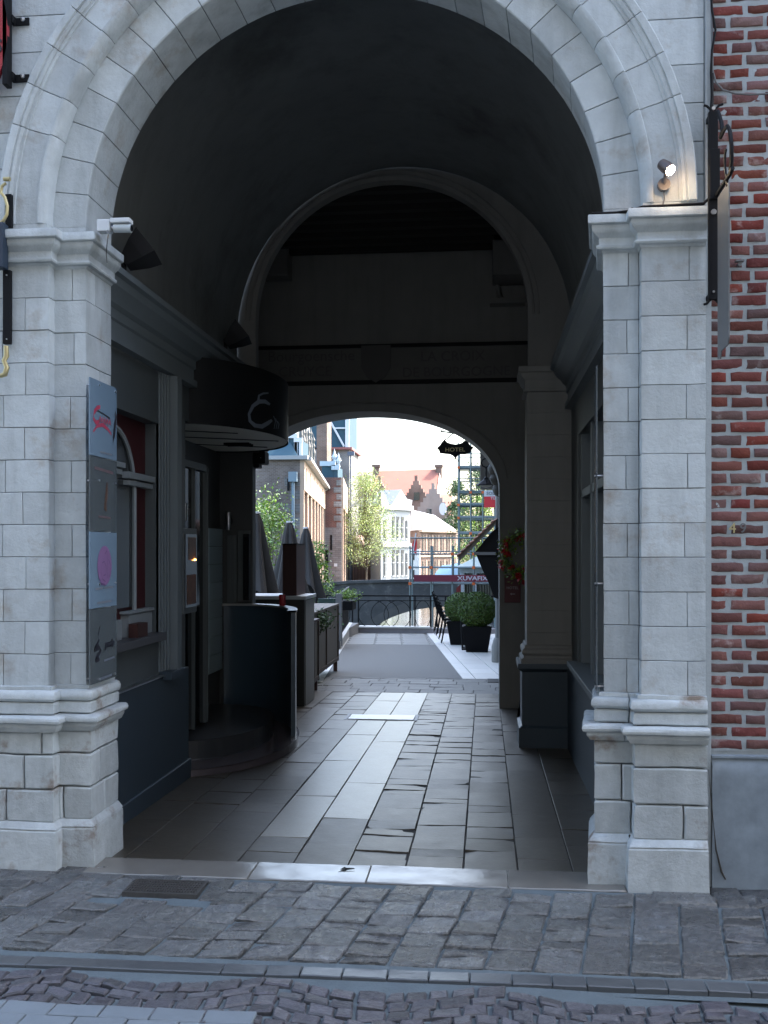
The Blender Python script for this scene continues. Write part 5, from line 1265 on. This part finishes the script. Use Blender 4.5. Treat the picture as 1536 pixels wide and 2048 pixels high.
p = pt(945,1157,30.86); TEXT('lettering', 'XUVAFIX', .18, M('white print', (.6,.55,.6), .6), (p.x, 30.87, p.z), (rad(90),0,0), bn, ext=.003, sx=1.25, bold=.004)
fl = thing('red_flag', 'red flag hanging from a slim pole before the brick house', 'flag', pt(822, 1165, 60))
mb = MB(); mb.tube([pt(818,1165,60), pt(832,1066,60)], .04, 6); OBJ('pole', mb, WHITE, fl)
mb = MB(); mb.grid([[pt(832-2*i, 1070+i*3+ (5 if j else 0), 60+.15*math.sin(i*1.7+j)) + Vector((0, 0, -1.0*j*.9*0)) for j in range(2)] for i in range(2)])
F0 = [(831,1070),(834,1085),(833,1112),(828,1104),(822,1098),(826,1084)]; mb = MB(); mb.add([pt(a,b,60+.1*math.sin(i*2)) for i, (a, b) in enumerate(F0)]+[pt(a,b,60.1) for i, (a, b) in enumerate(F0)], [(0,1,2,3,4,5),(11,10,9,8,7,6)]+[(i,(i+1)%6,6+(i+1)%6,6+i) for i in range(6)]); OBJ('cloth', mb, REDC, fl)
rbn = thing('scaffold_placard', 'red and white board fixed high on the tall scaffold', 'placard', pt(980, 1015, 35.8))
a, b = pt(968,1015,35.8), pt(992,993,35.8); mb = MB(); mb.box(a.x, b.x, 35.8, 35.84, a.z, b.z); OBJ('lower_panel', mb, REDC, rbn); mb = MB(); a, b = pt(968,993,35.8), pt(992,981,35.8); mb.box(a.x, b.x, 35.8, 35.84, a.z, b.z); OBJ('upper_panel', mb, WHITE, rbn)
p = pt(981,987,35.79); TEXT('lettering', 'SOL', .16, BLKP, (p.x,35.79,p.z), (rad(90),0,0), rbn); p = pt(987,997,35.79); TEXT('lettering', 'TEL', .13, WHITE, (p.x,35.79,p.z), (rad(90),0,0), rbn)
# market stall
ms = thing('market_stall', 'cream canopied stall with hanging curtains by the bridge', 'stall', pt(950, 1250, 33))
YM = 33; xa, xb = X(925,YM), X(992,YM); zf_ = Z(1146,YM)
mb = MB(); mb.add([(X(914,YM),YM-.3,Z(1133,YM)),(xb+1,YM-.3,Z(1133,YM)),(xb+1,YM+3,Z(1133,YM)),(X(914,YM),YM+3,Z(1133,YM)),(X(955,YM),YM+1.3,Z(1112,YM)),(xb+.4,YM+1.3,Z(1112,YM))], [(0,1,5,4),(1,2,5),(2,3,4,5),(3,0,4),(3,2,1,0)]); OBJ('canopy', mb, M('cream canvas', (.62,.66,.58), .7), ms)
mb = MB(); mb.box(xa-.1, xb+.9, YM-.05, YM, Z(1146,YM), Z(1136,YM)); OBJ('valance', mb, M('pale grey valance', (.45,.52,.55), .7), ms)
mb = MB(); rows = [[], []]
for i in range(61): x = xa+(xb-xa)*i/60; y = YM+.15+.06*math.sin(i*1.3); rows[0].append((x, y, -.62)); rows[1].append((x, y, Z(1146,YM)))
mb.grid(rows); OBJ('curtain', mb, M('olive curtain', (.27,.26,.21), .8, nz=(3,.3)), ms, smooth=60)
for q in (xa, X(950,YM), xb+.8): mb = MB(); mb.box(q-.05, q+.05, YM-.02, YM+.06, -.62, Z(1137,YM)); OBJ('post', mb, WHITE, ms)
od = thing('octagonal_sign', 'dark red octagonal sign with yellow letters beside the stall curtain', 'sign', pt(918, 1200, 32.8))
c = pt(926,1182,33.6); mb = MB(); mb.prism([(c.x+.24*math.cos(rad(22.5+45*i)), c.z+.24*math.sin(rad(22.5+45*i))) for i in range(8)], 'y', 33.58, 33.62); OBJ('board', mb, M('dark red board paint', (.22,.02,.02), .5), od)
for s_, dz in (('HOT', .08), ('DOG', -.10)): TEXT('lettering', s_, .17, M('yellow letters', (.75,.5,.05), .5), (c.x+.12, 33.57, c.z+dz), (rad(90),0,0), od, ext=.003)
mb = MB(); mb.tube([(c.x,33.66,-.62),(c.x,33.66,c.z)], .03, 6); OBJ('pole', mb, DARK, od)
mb = MB(); c = pt(910,1143,50); mb.lathe([(1.0*math.cos(rad(90*i/8))+.001, .75*math.sin(rad(90*i/8))) for i in range(9)], (c.x,50,Z(1158,50)), 16); tag(OBJ('pale_tarpaulin', mb, M('pale blue tarpaulin', (.45,.60,.68), .6), rough=(.12, 2), smooth=60), 'pale blue tarpaulin mound behind the bridge parapet', 'tarpaulin')

# ------------------------------------------------------------------ far buildings
def face_box(mb, P0, P1, t0, t1, z0, z1, out, inn=0, mi=0):
    """box along a slanted wall P0->P1, parameters t in metres, protruding 'out'"""
    dx, dy = P1[0]-P0[0], P1[1]-P0[1]; L = math.hypot(dx, dy); ux, uy = dx/L, dy/L; nx, ny = uy, -ux
    q = [(P0[0]+ux*t+nx*o, P0[1]+uy*t+ny*o) for t, o in ((t0,-inn),(t1,-inn),(t1,out),(t0,out))]
    mb.add([(x,y,z0) for x,y in q]+[(x,y,z1) for x,y in q], [(0,3,2,1),(4,5,6,7),(0,1,5,4),(1,2,6,5),(2,3,7,6),(3,0,4,7)], mi)
def poly_box(mb, P, z0, z1, mi=0): mb.prism(P, 'z', z0, z1, mi)
def stepped(cx, w_, z0, z1, n):
    L = []; 
    for i in range(n): L += [(cx-w_/2+w_/2*i/n*.92, z0+(z1-z0)*(i)/n), (cx-w_/2+w_/2*i/n*.92, z0+(z1-z0)*(i+1)/n)]
    return L+[(2*cx-x, z) for x, z in reversed(L)]
YA = 70.0
A0 = (X(600,YA), YA); A1 = (X(645,104), 104.0); zA = Z(915,YA,600)
ma = thing('brick_mansion', 'old grey brown brick mansion wing with tall arched niches facing the canal', 'mansion', (A0[0]-5, YA, -2.6))
mb = MB(); poly_box(mb, [(A0[0]-26,YA), A0, A1, (A1[0]-24,104)], -2.8, zA-.15); OBJ('wall', mb, OLDBR, ma)
mb = MB(); LA = math.hypot(A1[0]-A0[0], A1[1]-A0[1])
face_box(mb, A0, A1, 0, LA, zA-2.3, zA-.2, .32); nN = 7
for i in range(nN+1): t = LA*i/nN; face_box(mb, A0, A1, max(0,t-.4), min(LA,t+.4), -2.6, zA-2.3, .28)
OBJ('niche_piers', mb, SANDS, ma)
mb = MB()
for i in range(nN):
    t = LA*(i+.5)/nN; face_box(mb, A0, A1, t-1.3, t+1.3, -2.6, zA-3.1, .10)
    face_box(mb, A0, A1, t-.46, t-.36, zA-1.8, zA-.6, .36)
OBJ('niche_brick', mb, PINKB, ma)
mb = MB(); face_box(mb, A0, A1, 0, LA, zA-.2, zA+.05, .8); mb.box(A0[0]-26, A0[0]+.6, YA-.35, YA+.2, zA-.15, zA+.12); OBJ('gutter', mb, M('grey gutter', (.30,.31,.31), .5), ma)
mb = MB()
for k in range(12): face_box(mb, (A0[0]-3.0,YA), (A0[0],YA), 1.9+(k % 2)*.35, 3.0, zA-1.5-(zA+3)*k/12-.5, zA-1.5-(zA+3)*k/12+.1, .04)
OBJ('quoin', mb, GREYBR, ma)
c = pt(586,955,YA-.3); mb = MB(); mb.tube([(c.x,YA-.25,-2),(c.x,YA-.25,c.z-.3)], .12, 8); mb.box(c.x-.3,c.x+.3,YA-.5,YA-.02,c.z-.3,c.z+.4); OBJ('drainpipe', mb, M('blue grey lead', (.16,.22,.26), .6), ma)
mb = MB(); [mb.box(pt(q,0,YA).x-.08, pt(q,0,YA).x+.08, YA-.08, YA, Z(w_+24,YA), Z(w_,YA)) for q, w_ in ((577,956),)]; OBJ('wall_anchor', mb, IRON, ma)
# roofs of the wing
mb = MB(); zr = zA+6.7
q = [(A0[0]-14,YA+.1,zA), (A0[0]-.1,YA+.1,zA), (A1[0]+.1,104,zA), (A1[0]-12,104,zA), (A0[0]-4.5,YA+5,zr), (A1[0]-3.9,104,zr), (A0[0]-10,YA+5,zr), (A1[0]-10,104,zr)]
mb.add(q, [(0,1,4,6),(1,2,5,4),(6,4,5,7),(2,3,7,5),(0,6,7,3)]); OBJ('roof', mb, SLATE, ma)
mb = MB(); mb.tube([(A1[0]+.5,103.9,zA-.3),(A1[0]-3.9,103.9,zr+.2)], .20, 6); OBJ('verge', mb, WHITE, ma)
for (px, py, w_, h_) in ((583,872,18,42),(597,880,10,34)):
    a, b = pt(px-w_/2,py+h_,YA+1.0), pt(px+w_/2,py,YA+1.0); mb = MB(); mb.box(a.x, b.x, YA+1.0, YA+4, a.z, b.z); dm = OBJ('dormer', mb, SLATE, ma)
    mb = MB(); mb.box(a.x-.1, a.x+.12, YA+.9, YA+1.0, a.z, b.z+.1); mb.box(b.x-.12, b.x+.1, YA+.9, YA+1.0, a.z, b.z+.1); mb.box(a.x-.14, b.x+.14, YA+.86, YA+1.02, b.z-.15, b.z+.15); OBJ('trim', mb, WHITE, dm)
CSTN = M('pale carved stone', (.15,.145,.135), .8)
for i in range(6):
    mb = MB(); p = pt(602+5.0*i, 858+6*(i % 2)+6.5*i, YA+10+4*i); r_ = .16+.05*(i % 2); mb.lathe([(.001,1.5),(.06,1.1),(r_,.8),(.09,.5),(r_*.9,.2),(.12,0),(r_*1.2,-.5),(.14,-.9),(.2,-2.6)], (p.x,p.y,p.z), 6); OBJ('stone_finial', mb, CSTN, ma)
# second wing
YBw = 104.0
mbn = thing('brick_wing', 'red brown brick wing with grey quoins and a dark doorway right of the mansion', 'mansion', (X(662,YBw), YBw, -2.6))
B0 = (X(682,YBw), YBw); B1 = (X(703,160), 160.0); zB = Z(955,YBw,660)
P = [(X(640,YBw)-1,YBw-.1), (B0[0],YBw-.1), B1, (X(640,YBw)-9,160)]
mb = MB(); poly_box(mb, P, Z(1055,YBw,660), zB); OBJ('upper_wall', mb, OLDBR2, mbn); mb = MB(); poly_box(mb, [(P[0][0]-.05,P[0][1]-.05),(P[1][0]+.05,P[1][1]-.05),P[2],P[3]], -2.8, Z(1055,YBw,660)); OBJ('lower_wall', mb, GREYBR, mbn)
mb = MB(); LB = math.hypot(B1[0]-B0[0], B1[1]-B0[1]); face_box(mb, B0, B1, 0, LB, zB-3.2, zB, .26)
for i in range(7): t = LB*i/6; face_box(mb, B0, B1, max(0,t-.8), min(LB,t+.8), -2.6, zB-3.2, .22)
OBJ('niche_piers', mb, SANDS, mbn)
mb = MB(); 
for i in range(6): t = LB*(i+.5)/6; face_box(mb, B0, B1, t-2.6, t+2.6, -2.6, zB-4.4, .12)
OBJ('niche_brick', mb, PINKB, mbn)
mb = MB()
for k in range(14): zz = zB-.3-(zB+1)*k/14; mb.box(B0[0]-.45-(k % 2)*.3, B0[0]+.03, YBw-.2, YBw+.2, zz-.55, zz)
OBJ('quoin', mb, GREYBR, mbn)
mb = MB(); a, b = pt(641,1168,YBw-.3), pt(656,1100,YBw-.3); mb.box(a.x, b.x, YBw-.3, YBw, a.z, b.z); OBJ('doorway', mb, DARK, mbn)
mb = MB(); a, b = pt(668,1133,YBw-.3), pt(674,1127,YBw-.3); mb.box(a.x, b.x, YBw-.3, YBw-.15, a.z, b.z); OBJ('street_sign', mb, WHITE, mbn)
mb = MB(); a = pt(662,1070,YBw-.3); mb.box(a.x-.1, a.x+.1, YBw-.25, YBw-.1, Z(1100,YBw), a.z); mb.box(pt(633,1093,YBw).x, pt(657,1090,YBw).x, YBw-.9, YBw-.7, Z(1093,YBw), Z(1090,YBw)); OBJ('wall_anchor', mb, IRON, mbn)
for (px, py, w_, h_) in ((648,922,24,28),(664,930,9,26)):
    a, b = pt(px-w_/2,py+h_,YBw-2), pt(px+w_/2,py,YBw-2); mb = MB(); mb.box(a.x, b.x, YBw+.5, YBw+4, a.z-1, b.z); dm = OBJ('dormer', mb, SLATE, mbn)
    mb = MB(); mb.box(a.x-.2, b.x+.2, YBw+.3, YBw+.5, b.z-.3, b.z+.2); OBJ('trim', mb, WSH, dm)
    mb = MB(); mb.lathe([(.001,1.6),(.15,1.0),(.35,.7),(.12,.4),(.2,0)], (b.x,YBw+1,b.z), 6); OBJ('finial', mb, WSH, dm)
# tower
YT = 125.0
tw = thing('slate_roofed_tower', 'dark grey brick tower with blue slate roof and red cornice', 'tower', (X(676,YT), YT, -2.6))
mb = MB(); a, b = pt(650,1100,YT), pt(699,898,YT); mb.box(a.x-3, b.x, YT, YT+9, -2.6, b.z); OBJ('wall', mb, DKBR, tw)
mb = MB(); a2, b2 = pt(648,900,YT), pt(705,895,YT); mb.box(a2.x, b2.x, YT-.6, YT+9.5, a2.z, b2.z); OBJ('cornice', mb, BRONZE, tw)
a3, b3 = pt(651,895,YT), pt(696,780,YT); mb = MB(); mb.box(a3.x-2, b3.x, YT, YT+9, a3.z, b3.z); rf = OBJ('roof', mb, SLATE, tw)
mb = MB(); mb.tube([pt(656,835,YT-.2), pt(671,862,YT-.2), pt(688,893,YT-.2)], .14, 5); a, b = pt(693,895,YT), pt(699,835,YT); mb.box(b.x-.5, b.x, YT-.3, YT, a.z, b.z+3); a, b = pt(668,858,YT), pt(697,855,YT); mb.box(a.x, b.x-.4, YT-.25, YT+.05, a.z, b.z); OBJ('lead_ridge', mb, WHITE, rf)
a, b = pt(630,905,YT-20), pt(651,800,YT-20); mb = MB(); mb.box(a.x, b.x, YT-19, YT-16, a.z-8, b.z); OBJ('chimney', mb, HBR, tw)
mb = MB(); a, b = pt(700,1165,YT-1), pt(704,908,YT-1); mb.box(a.x, b.x-.1, YT-1, YT-.7, a.z, b.z); mb.box(a.x-.3, b.x+.3, YT-1.2, YT-.6, b.z-.2, b.z+.3); OBJ('drainpipe', mb, M('dark blue pipe', (.08,.10,.14), .5), tw)
# low pink house with railings
YL = 128.0
lo = thing('low_brick_house', 'low pink brick house with slit windows left of the white villa', 'house', (X(720,YL), YL, -2.6))
mb = MB(); a, b = pt(703,1170,YL), pt(734,1090,YL); mb.box(a.x, b.x, YL, YL+12, -2.6, b.z); mb.add([(a.x,YL,b.z),(b.x,YL,b.z-1.2),(a.x,YL,pt(700,1068,YL).z),(a.x,YL+12,b.z),(b.x,YL+12,b.z-1.2),(a.x,YL+12,pt(700,1068,YL).z)], [(0,1,2),(1,4,5,2)]); OBJ('wall', mb, M('pinkish house brick', (.38,.25,.21), .9, nz=(1,.15)), lo)  # plain pinkish brick, its own colour
mb = MB(); a, b = pt(734,1170,YL), pt(746,1112,YL); mb.box(a.x, b.x, YL+2, YL+10, -2.6, b.z); OBJ('yard_wall', mb, SANDS, lo)
for px in (712, 719): mb = MB(); a, b = pt(px-2,1118,YL), pt(px+2,1095,YL); mb.box(a.x, b.x, YL-.1, YL, a.z, b.z); OBJ('window', mb, M('pale grille', (.45,.38,.36), .7), lo)
mb = MB()
for k in range(13):
    px = 709+2.9*k; a = pt(px,1168,YL-2); mb.box(a.x-.07, a.x+.07, YL-2, YL-1.85, a.z, Z(1128+3*(k % 2),YL-2))
tag(OBJ('spiked_railing', mb, M('dark brown iron', (.10,.06,.06), .6)), 'row of dark spiked iron railings before the low pink house', 'railing')
# white villa
VW = M('villa paint', (.36,.375,.385), .6, nz=(1.5,.06))
def villa():
    Y0 = 118.0; t = thing('white_villa', 'white two storey villa with pediment and tall sash windows', 'house', (X(790,Y0), Y0, -2.6))
    Pa = (X(762,Y0), Y0); Pb = (X(820,Y0+5), Y0+5); L = math.hypot(Pb[0]-Pa[0], Pb[1]-Pa[1]); zt_ = Z(1010,Y0,762)
    Ps = (X(745,Y0+6)-.2, Y0+6)
    mb = MB(); poly_box(mb, [Pa, Pb, (Pb[0]-4,Pb[1]+9), (Ps[0]-1,Ps[1]+9), Ps], -2.6, zt_); OBJ('wall', mb, VW, t)
    mb = MB(); face_box(mb, Ps, Pa, 0, math.hypot(Pa[0]-Ps[0], Pa[1]-Ps[1])-.02, -2.6, zt_-.5, .05); OBJ('side_wall', mb, WSH, t)  # sheet over the shaded side, its blue shade put into the colour
    mb = MB(); face_box(mb, Pa, Pb, -.3, L+.3, zt_-.5, zt_+.1, .35); OBJ('cornice', mb, VW, t); mb = MB(); zm_ = Z(1090,Y0,762); face_box(mb, Pa, Pb, 0, L, zm_-.25, zm_+.25, .25); OBJ('string_course', mb, VW, t)
    mb = MB()
    def wp(tt, z, o=.3):
        ux, uy = (Pb[0]-Pa[0])/L, (Pb[1]-Pa[1])/L; return (Pa[0]+ux*tt+uy*o, Pa[1]+uy*tt-ux*o, z)
    mb.add([wp(L*.30,zt_+.1), wp(L*.98,zt_+.1), wp(L*.62,zt_+2.0), wp(L*.30,zt_+.1,-3), wp(L*.98,zt_+.1,-3), wp(L*.62,zt_+2.0,-3)], [(0,1,2),(3,5,4),(0,2,5,3),(1,4,5,2)]); OBJ('pediment', mb, VW, t)
    mb = MB(); mb.add([(Ps[0]-3,Ps[1],zt_),(Pa[0],Pa[1],zt_),wp(L*.45,zt_,0),wp(L*.45,zt_+1.7,-2),(Ps[0]-1,Ps[1]+4,zt_+1.7),(Pb[0],Pb[1]+2,zt_),(Pb[0],Pb[1]+4,zt_+1.0)], [(0,1,4),(1,3,4),(1,2,3),(2,5,6,3)]); OBJ('roof', mb, SLATEL, t)
    for row, (pa, pb) in enumerate(((1076,1032),(1152,1100))):
        za, zb_ = Z(pa,Y0,762), Z(pb,Y0,762)
        for u in (.13, .42, .57, .73, .88):
            sc = 1.0; mb = MB(); tt = L*u; face_box(mb, Pa, Pb, tt-.28, tt+.28, za, zb_-(.4 if u in (.13,.88) else 0), .04); wn_ = OBJ('window', mb, M('villa glass', (.05,.06,.07), .3) if 'villa glass' not in bpy.data.materials else bpy.data.materials['villa glass'], t)
            mb = MB(); face_box(mb, Pa, Pb, tt-.04, tt+.04, za, zb_-.4, .09); face_box(mb, Pa, Pb, tt-.28, tt+.28, (za+zb_)/2-.05, (za+zb_)/2+.05, .09); face_box(mb, Pa, Pb, tt-.36, tt+.36, za-.15, za, .12); OBJ('frame', mb, VW, wn_)
    mb = MB()
    for k in range(1, 24): face_box(mb, Pa, Pb, L*k/24-.02, L*k/24+.02, -2.6, -2.5, .1)
    return t
villa()
# brick house with slate roof
Y0 = 128.0
bh = thing('canal_brick_house', 'brown brick house with rows of tall windows and slate roof painted pale with sun glare', 'house', (X(870,Y0), Y0, -2.6))
Pa = (X(840,Y0), Y0); Pb = (X(912,Y0+8), Y0+8); Ps = (X(818,Y0+9), Y0+9); zt_ = Z(1060,Y0,840); L = math.hypot(Pb[0]-Pa[0], Pb[1]-Pa[1])
mb = MB(); poly_box(mb, [Pa, Pb, (Pb[0],Pb[1]+9), (Ps[0],Ps[1]+6), Ps], -2.6, zt_); OBJ('wall', mb, HBR, bh)
mb = MB(); face_box(mb, Pa, Pb, -.2, L+.2, zt_-.25, zt_+.1, .4); zq = Z(1112,Y0); face_box(mb, Pa, Pb, 0, L, zq-.15, zq+.1, .12)
for row in ((1106,1069),(1160,1120)):
    for k in range(7):
        tt = L*(k+.0)/6.0
        if 0 < k < 6: face_box(mb, Pa, Pb, tt-.12, tt+.12, Z(row[0],Y0), Z(row[1],Y0), .06)
OBJ('trim', mb, SANDS, bh)
mb = MB(); mb.add([(Ps[0]-.2,Ps[1],zt_),(Pa[0]-.2,Pa[1]-.3,zt_),(Pb[0]+.3,Pb[1]-.3,zt_),(Pb[0]+.2,Pb[1]+9,zt_),(X(822,Y0+9),Y0+9.5,Z(1019,Y0+9,822)),(X(868,Y0+9),Y0+9.5,Z(1030,Y0+9,868))], [(1,2,5,4),(0,1,4),(2,3,5)]); OBJ('roof', mb, M('slate with painted sun glare', (.42,.43,.44), .35, nz=(1,.06)), bh)  # slate made almost white: the sun's glare is put into its colour
GW = M('grey window glass', (.025,.03,.035), .35); 
for row in ((1105,1070),(1160,1122)):
    for k in range(6):
        tt = L*(k+.5)/6; mb = MB(); face_box(mb, Pa, Pb, tt-.24, tt+.24, Z(row[0],Y0), Z(row[1],Y0), .03); w1 = OBJ('window', mb, GW, bh)
        mb = MB(); face_box(mb, Pa, Pb, tt-.03, tt+.03, Z(row[0],Y0), Z(row[1],Y0), .07); face_box(mb, Pa, Pb, tt-.34, tt+.34, Z(row[0],Y0)-.15, Z(row[0],Y0), .12); OBJ('frame', mb, SANDS, w1)
# small white house between
wh = thing('small_white_house', 'small white house wall peeking between villa and brick house', 'house', pt(828, 1165, 124))
mb = MB(); a, b = pt(821,1165,124), pt(839,1098,124); mb.box(a.x, b.x, 124, 125.5, -2.6, b.z); OBJ('wall', mb, WHITE, wh)
mb = MB(); a, b = pt(825,1120,124), pt(829,1106,124); mb.box(a.x, b.x, 123.9, 124, a.z, b.z); a, b = pt(825,1155,124), pt(829,1140,124); mb.box(a.x, b.x, 123.9, 124, a.z, b.z); OBJ('window', mb, GW, wh)
# red roofed range
Y0 = 185.0
rr_ = thing('red_roofed_house', 'large house with long red tiled roof behind the white villa', 'house', (X(810,Y0), Y0, -2.6))
a, b = pt(752,1165,Y0), pt(880,990,Y0); mb = MB(); mb.box(a.x, b.x, Y0, Y0+14, -2.6, b.z); OBJ('wall', mb, HBR, rr_)
mb = MB(); mb.add([pt(735,1000,Y0), pt(872,1000,Y0), pt(877,938,Y0+8), pt(757,942,Y0+8), pt(890,1000,Y0+15)], [(0,1,2,3),(1,4,2)]); OBJ('roof', mb, RTILE, rr_)
mb = MB(); mb.add([pt(872,1000,Y0-.1), pt(893,1000,Y0+5), pt(879,944,Y0+7)], [(0,1,2)]); OBJ('gable_wall', mb, M('pale pink gable', (.52,.38,.34), .9), rr_)
for q, w_ in ((754,932),(879,932)): mb = MB(); a, b = pt(q-7,952,Y0+8), pt(q+5,w_,Y0+8); mb.box(a.x, b.x, Y0+7, Y0+8.5, a.z-1.5, b.z); mb.box(a.x-.2, b.x+.2, Y0+6.8, Y0+8.7, b.z-.3, b.z+.2); OBJ('chimney', mb, HBR, rr_)
gh = thing('grey_roofed_house', 'house with dark purple grey roof above the willow', 'house', (X(725,188), 188, -2.6))
mb = MB(); mb.add([pt(690,1010,188), pt(760,1010,188), pt(752,944,196), pt(690,944,196)], [(0,1,2,3)]); OBJ('roof', mb, M('dull purple tiles', (.24,.17,.17), .8, nz=(.5,.2)), gh)
mb = MB(); a, b = pt(690,1165,188), pt(758,1008,188); mb.box(a.x, b.x, 188, 196, -2.6, b.z); OBJ('wall', mb, HBR, gh)
def sgable(px, w_, pt_, pb, Y0, mat, label, win=None):
    t = thing('stepped_gable_house', label, 'house', (X(px,Y0), Y0, -2.6), 'stepped gable houses'); c = X(px,Y0); W = X(px+w_/2,Y0)-X(px-w_/2,Y0)
    mb = MB(); zb_, zt2 = Z(pb,Y0,px), Z(pt_,Y0,px); mb.prism([(c-W/2,-2.6)]+stepped(c, W, zb_, zt2, 5)+[(c+W/2,-2.6)], 'y', Y0, Y0+1.2); mb.box(c-W/2+.3, c+W/2-.3, Y0+1.2, Y0+8, -2.6, zb_); OBJ('gable_wall', mb, mat, t)
    mb = MB(); mb.box(c-.25, c+.25, Y0+.2, Y0+.9, zt2, zt2+.9); OBJ('finial', mb, mat, t)
    if win:
        mb = MB(); a, b = pt(win[0],win[3],Y0), pt(win[1],win[2],Y0); mb.box(a.x, b.x, Y0-.1, Y0, a.z, b.z); OBJ('window', mb, GLASSD, t)
    return t
sgable(832, 46, 962, 1000, 160, HBR, 'brown stepped gable with a dark attic window below the red roof', (828,839,985,1001))
sgable(758, 30, 963, 985, 165, HBR, 'small dark stepped gable half hidden by the villa roof')
sgable(866, 62, 978, 1022, 150, M('grey brown brick', (.30,.25,.22), .9, nz=(1.2,.2)), 'grey brown stepped gable with satellite dish on the right', (853,863,1018,1036))
rr2 = thing('right_red_roof_house', 'small house with red roof right of the grey stepped gable', 'house', (X(885,165), 165, -2.6))
mb = MB(); mb.add([pt(868,1030,165), pt(906,1030,165), pt(903,990,172), pt(868,988,172)], [(0,1,2,3)]); OBJ('roof', mb, RTILE, rr2); mb = MB(); a, b = pt(868,1165,165), pt(905,1030,165); mb.box(a.x, b.x, 165, 172, -2.6, b.z); OBJ('wall', mb, HBR, rr2)
mb = MB(); c = pt(886,1018,149); mb.lathe([(.001,0),(.6,.12),(.95,.35)], (0,0,0), 14); mb.v = [(c.x+v[0]*.6, 149-v[2], c.z+v[1]) for v in mb.v]; tag(OBJ('satellite_dish', mb, WHITE), 'white satellite dish on the edge of the grey stepped gable', 'satellite dish')

# ------------------------------------------------------------------ trees
def tree(name, label, c, zt_, rad_, n, size, mat, trunk_r=.2, clumps=26, group=None, shape=1.0):
    t = thing(name, label, 'tree', c, group); x, y, z = c; h = zt_-z
    tr = MB(); tr.tube([(x,y,z),(x+.1,y,z+h*.3),(x-.05,y+.1,z+h*.6),(x,y,z+h*.9)], [trunk_r,trunk_r*.8,trunk_r*.5,trunk_r*.12], 8)
    cl = []
    for _ in range(clumps):
        a = R.random()*6.28; u = R.random()**.6; zz = R.uniform(.28, 1.0); w_ = math.sin(min(1, (1-zz)*1.5+.12)*math.pi/2)*rad_*shape
        cl.append(Vector((x+math.cos(a)*u*w_, y+math.sin(a)*u*w_, z+h*zz-.1)))
    for c_ in cl:
        s_ = Vector((x, y, z+(c_.z-z)*.55)); m_ = (s_+c_)/2+Vector((0,0,.1*h*.3)); tr.tube([s_, m_, c_], [trunk_r*.28, trunk_r*.16, trunk_r*.05], 4)
    OBJ('trunk', tr, BARK, t)
    mb = MB(); P = []
    for _ in range(n):
        c_ = R.choice(cl); s_ = rad_*.20; P.append(c_+Vector((R.gauss(0,s_), R.gauss(0,s_), R.gauss(0,s_*.9))))
    leaves(mb, P, size); OBJ('crown', mb, mat, t)
tree('willow_tree', 'pale green willow tree against the villa and the dark tower', (X(732,112), 112, -2.6), Z(948,112), 3.1, 13000, .085, LEAFW, .12, 150)
tree('terrace_shrub', 'tall bright green shrub behind the parasols against the brick mansion', (X(538,30), 30, -2.6), Z(985,30), 1.25, 5200, .055, LEAF, .08, 48)
tree('terrace_shrub', 'low bright green shrub left behind the first parasol', (X(515,33), 33, -2.6), Z(1000,33), 1.0, 2200, .055, LEAF, .07, 24)
tree('canal_bush', 'bright green bush right of the parasols before the brick wing', (X(638,32), 32, -2.6), Z(1085,32), .62, 3200, .05, LEAF, .06, 30)
tree('dark_tree', 'green tree behind the tall scaffold', (X(955,85), 85, -2.6), Z(930,85), 2.3, 6500, .10, LEAFD, .3, 50)
tree('dark_tree', 'distant dark tree right of the red roofs', (X(915,150), 150, -2.6), Z(965,150), 2.0, 4000, .2, LEAFD, .3, 30)
tree('dark_tree', 'green tree low behind the scaffold and stall', (X(962,70), 70, -2.6), Z(985,70), 1.7, 4500, .09, LEAF, .3, 40)

# ------------------------------------------------------------------ across the street, behind the camera
op = thing('street_house', 'plain grey terrace across the street behind the viewer', 'house', (0, -3, 0))
mb = MB(); mb.box(-22, 22, -10, -2.2, -.2, 12); OBJ('wall', mb, M('grey street plaster', (.16,.17,.18), .9, nz=(2,.2)), op)
mb = MB()
for i in range(10):
    for z in (.9, 3.9, 6.8): x = -19+4.2*i; mb.box(x-.6, x+.6, -2.2, -2.16, z, z+1.7)
OBJ('windows', mb, GLASSD, op, kind=None)
mb = MB(); mb.prism([(-2.1,12),(-10.2,12),(-6.2,15)], 'x', -22, 22); OBJ('roof', mb, SLATE, op)
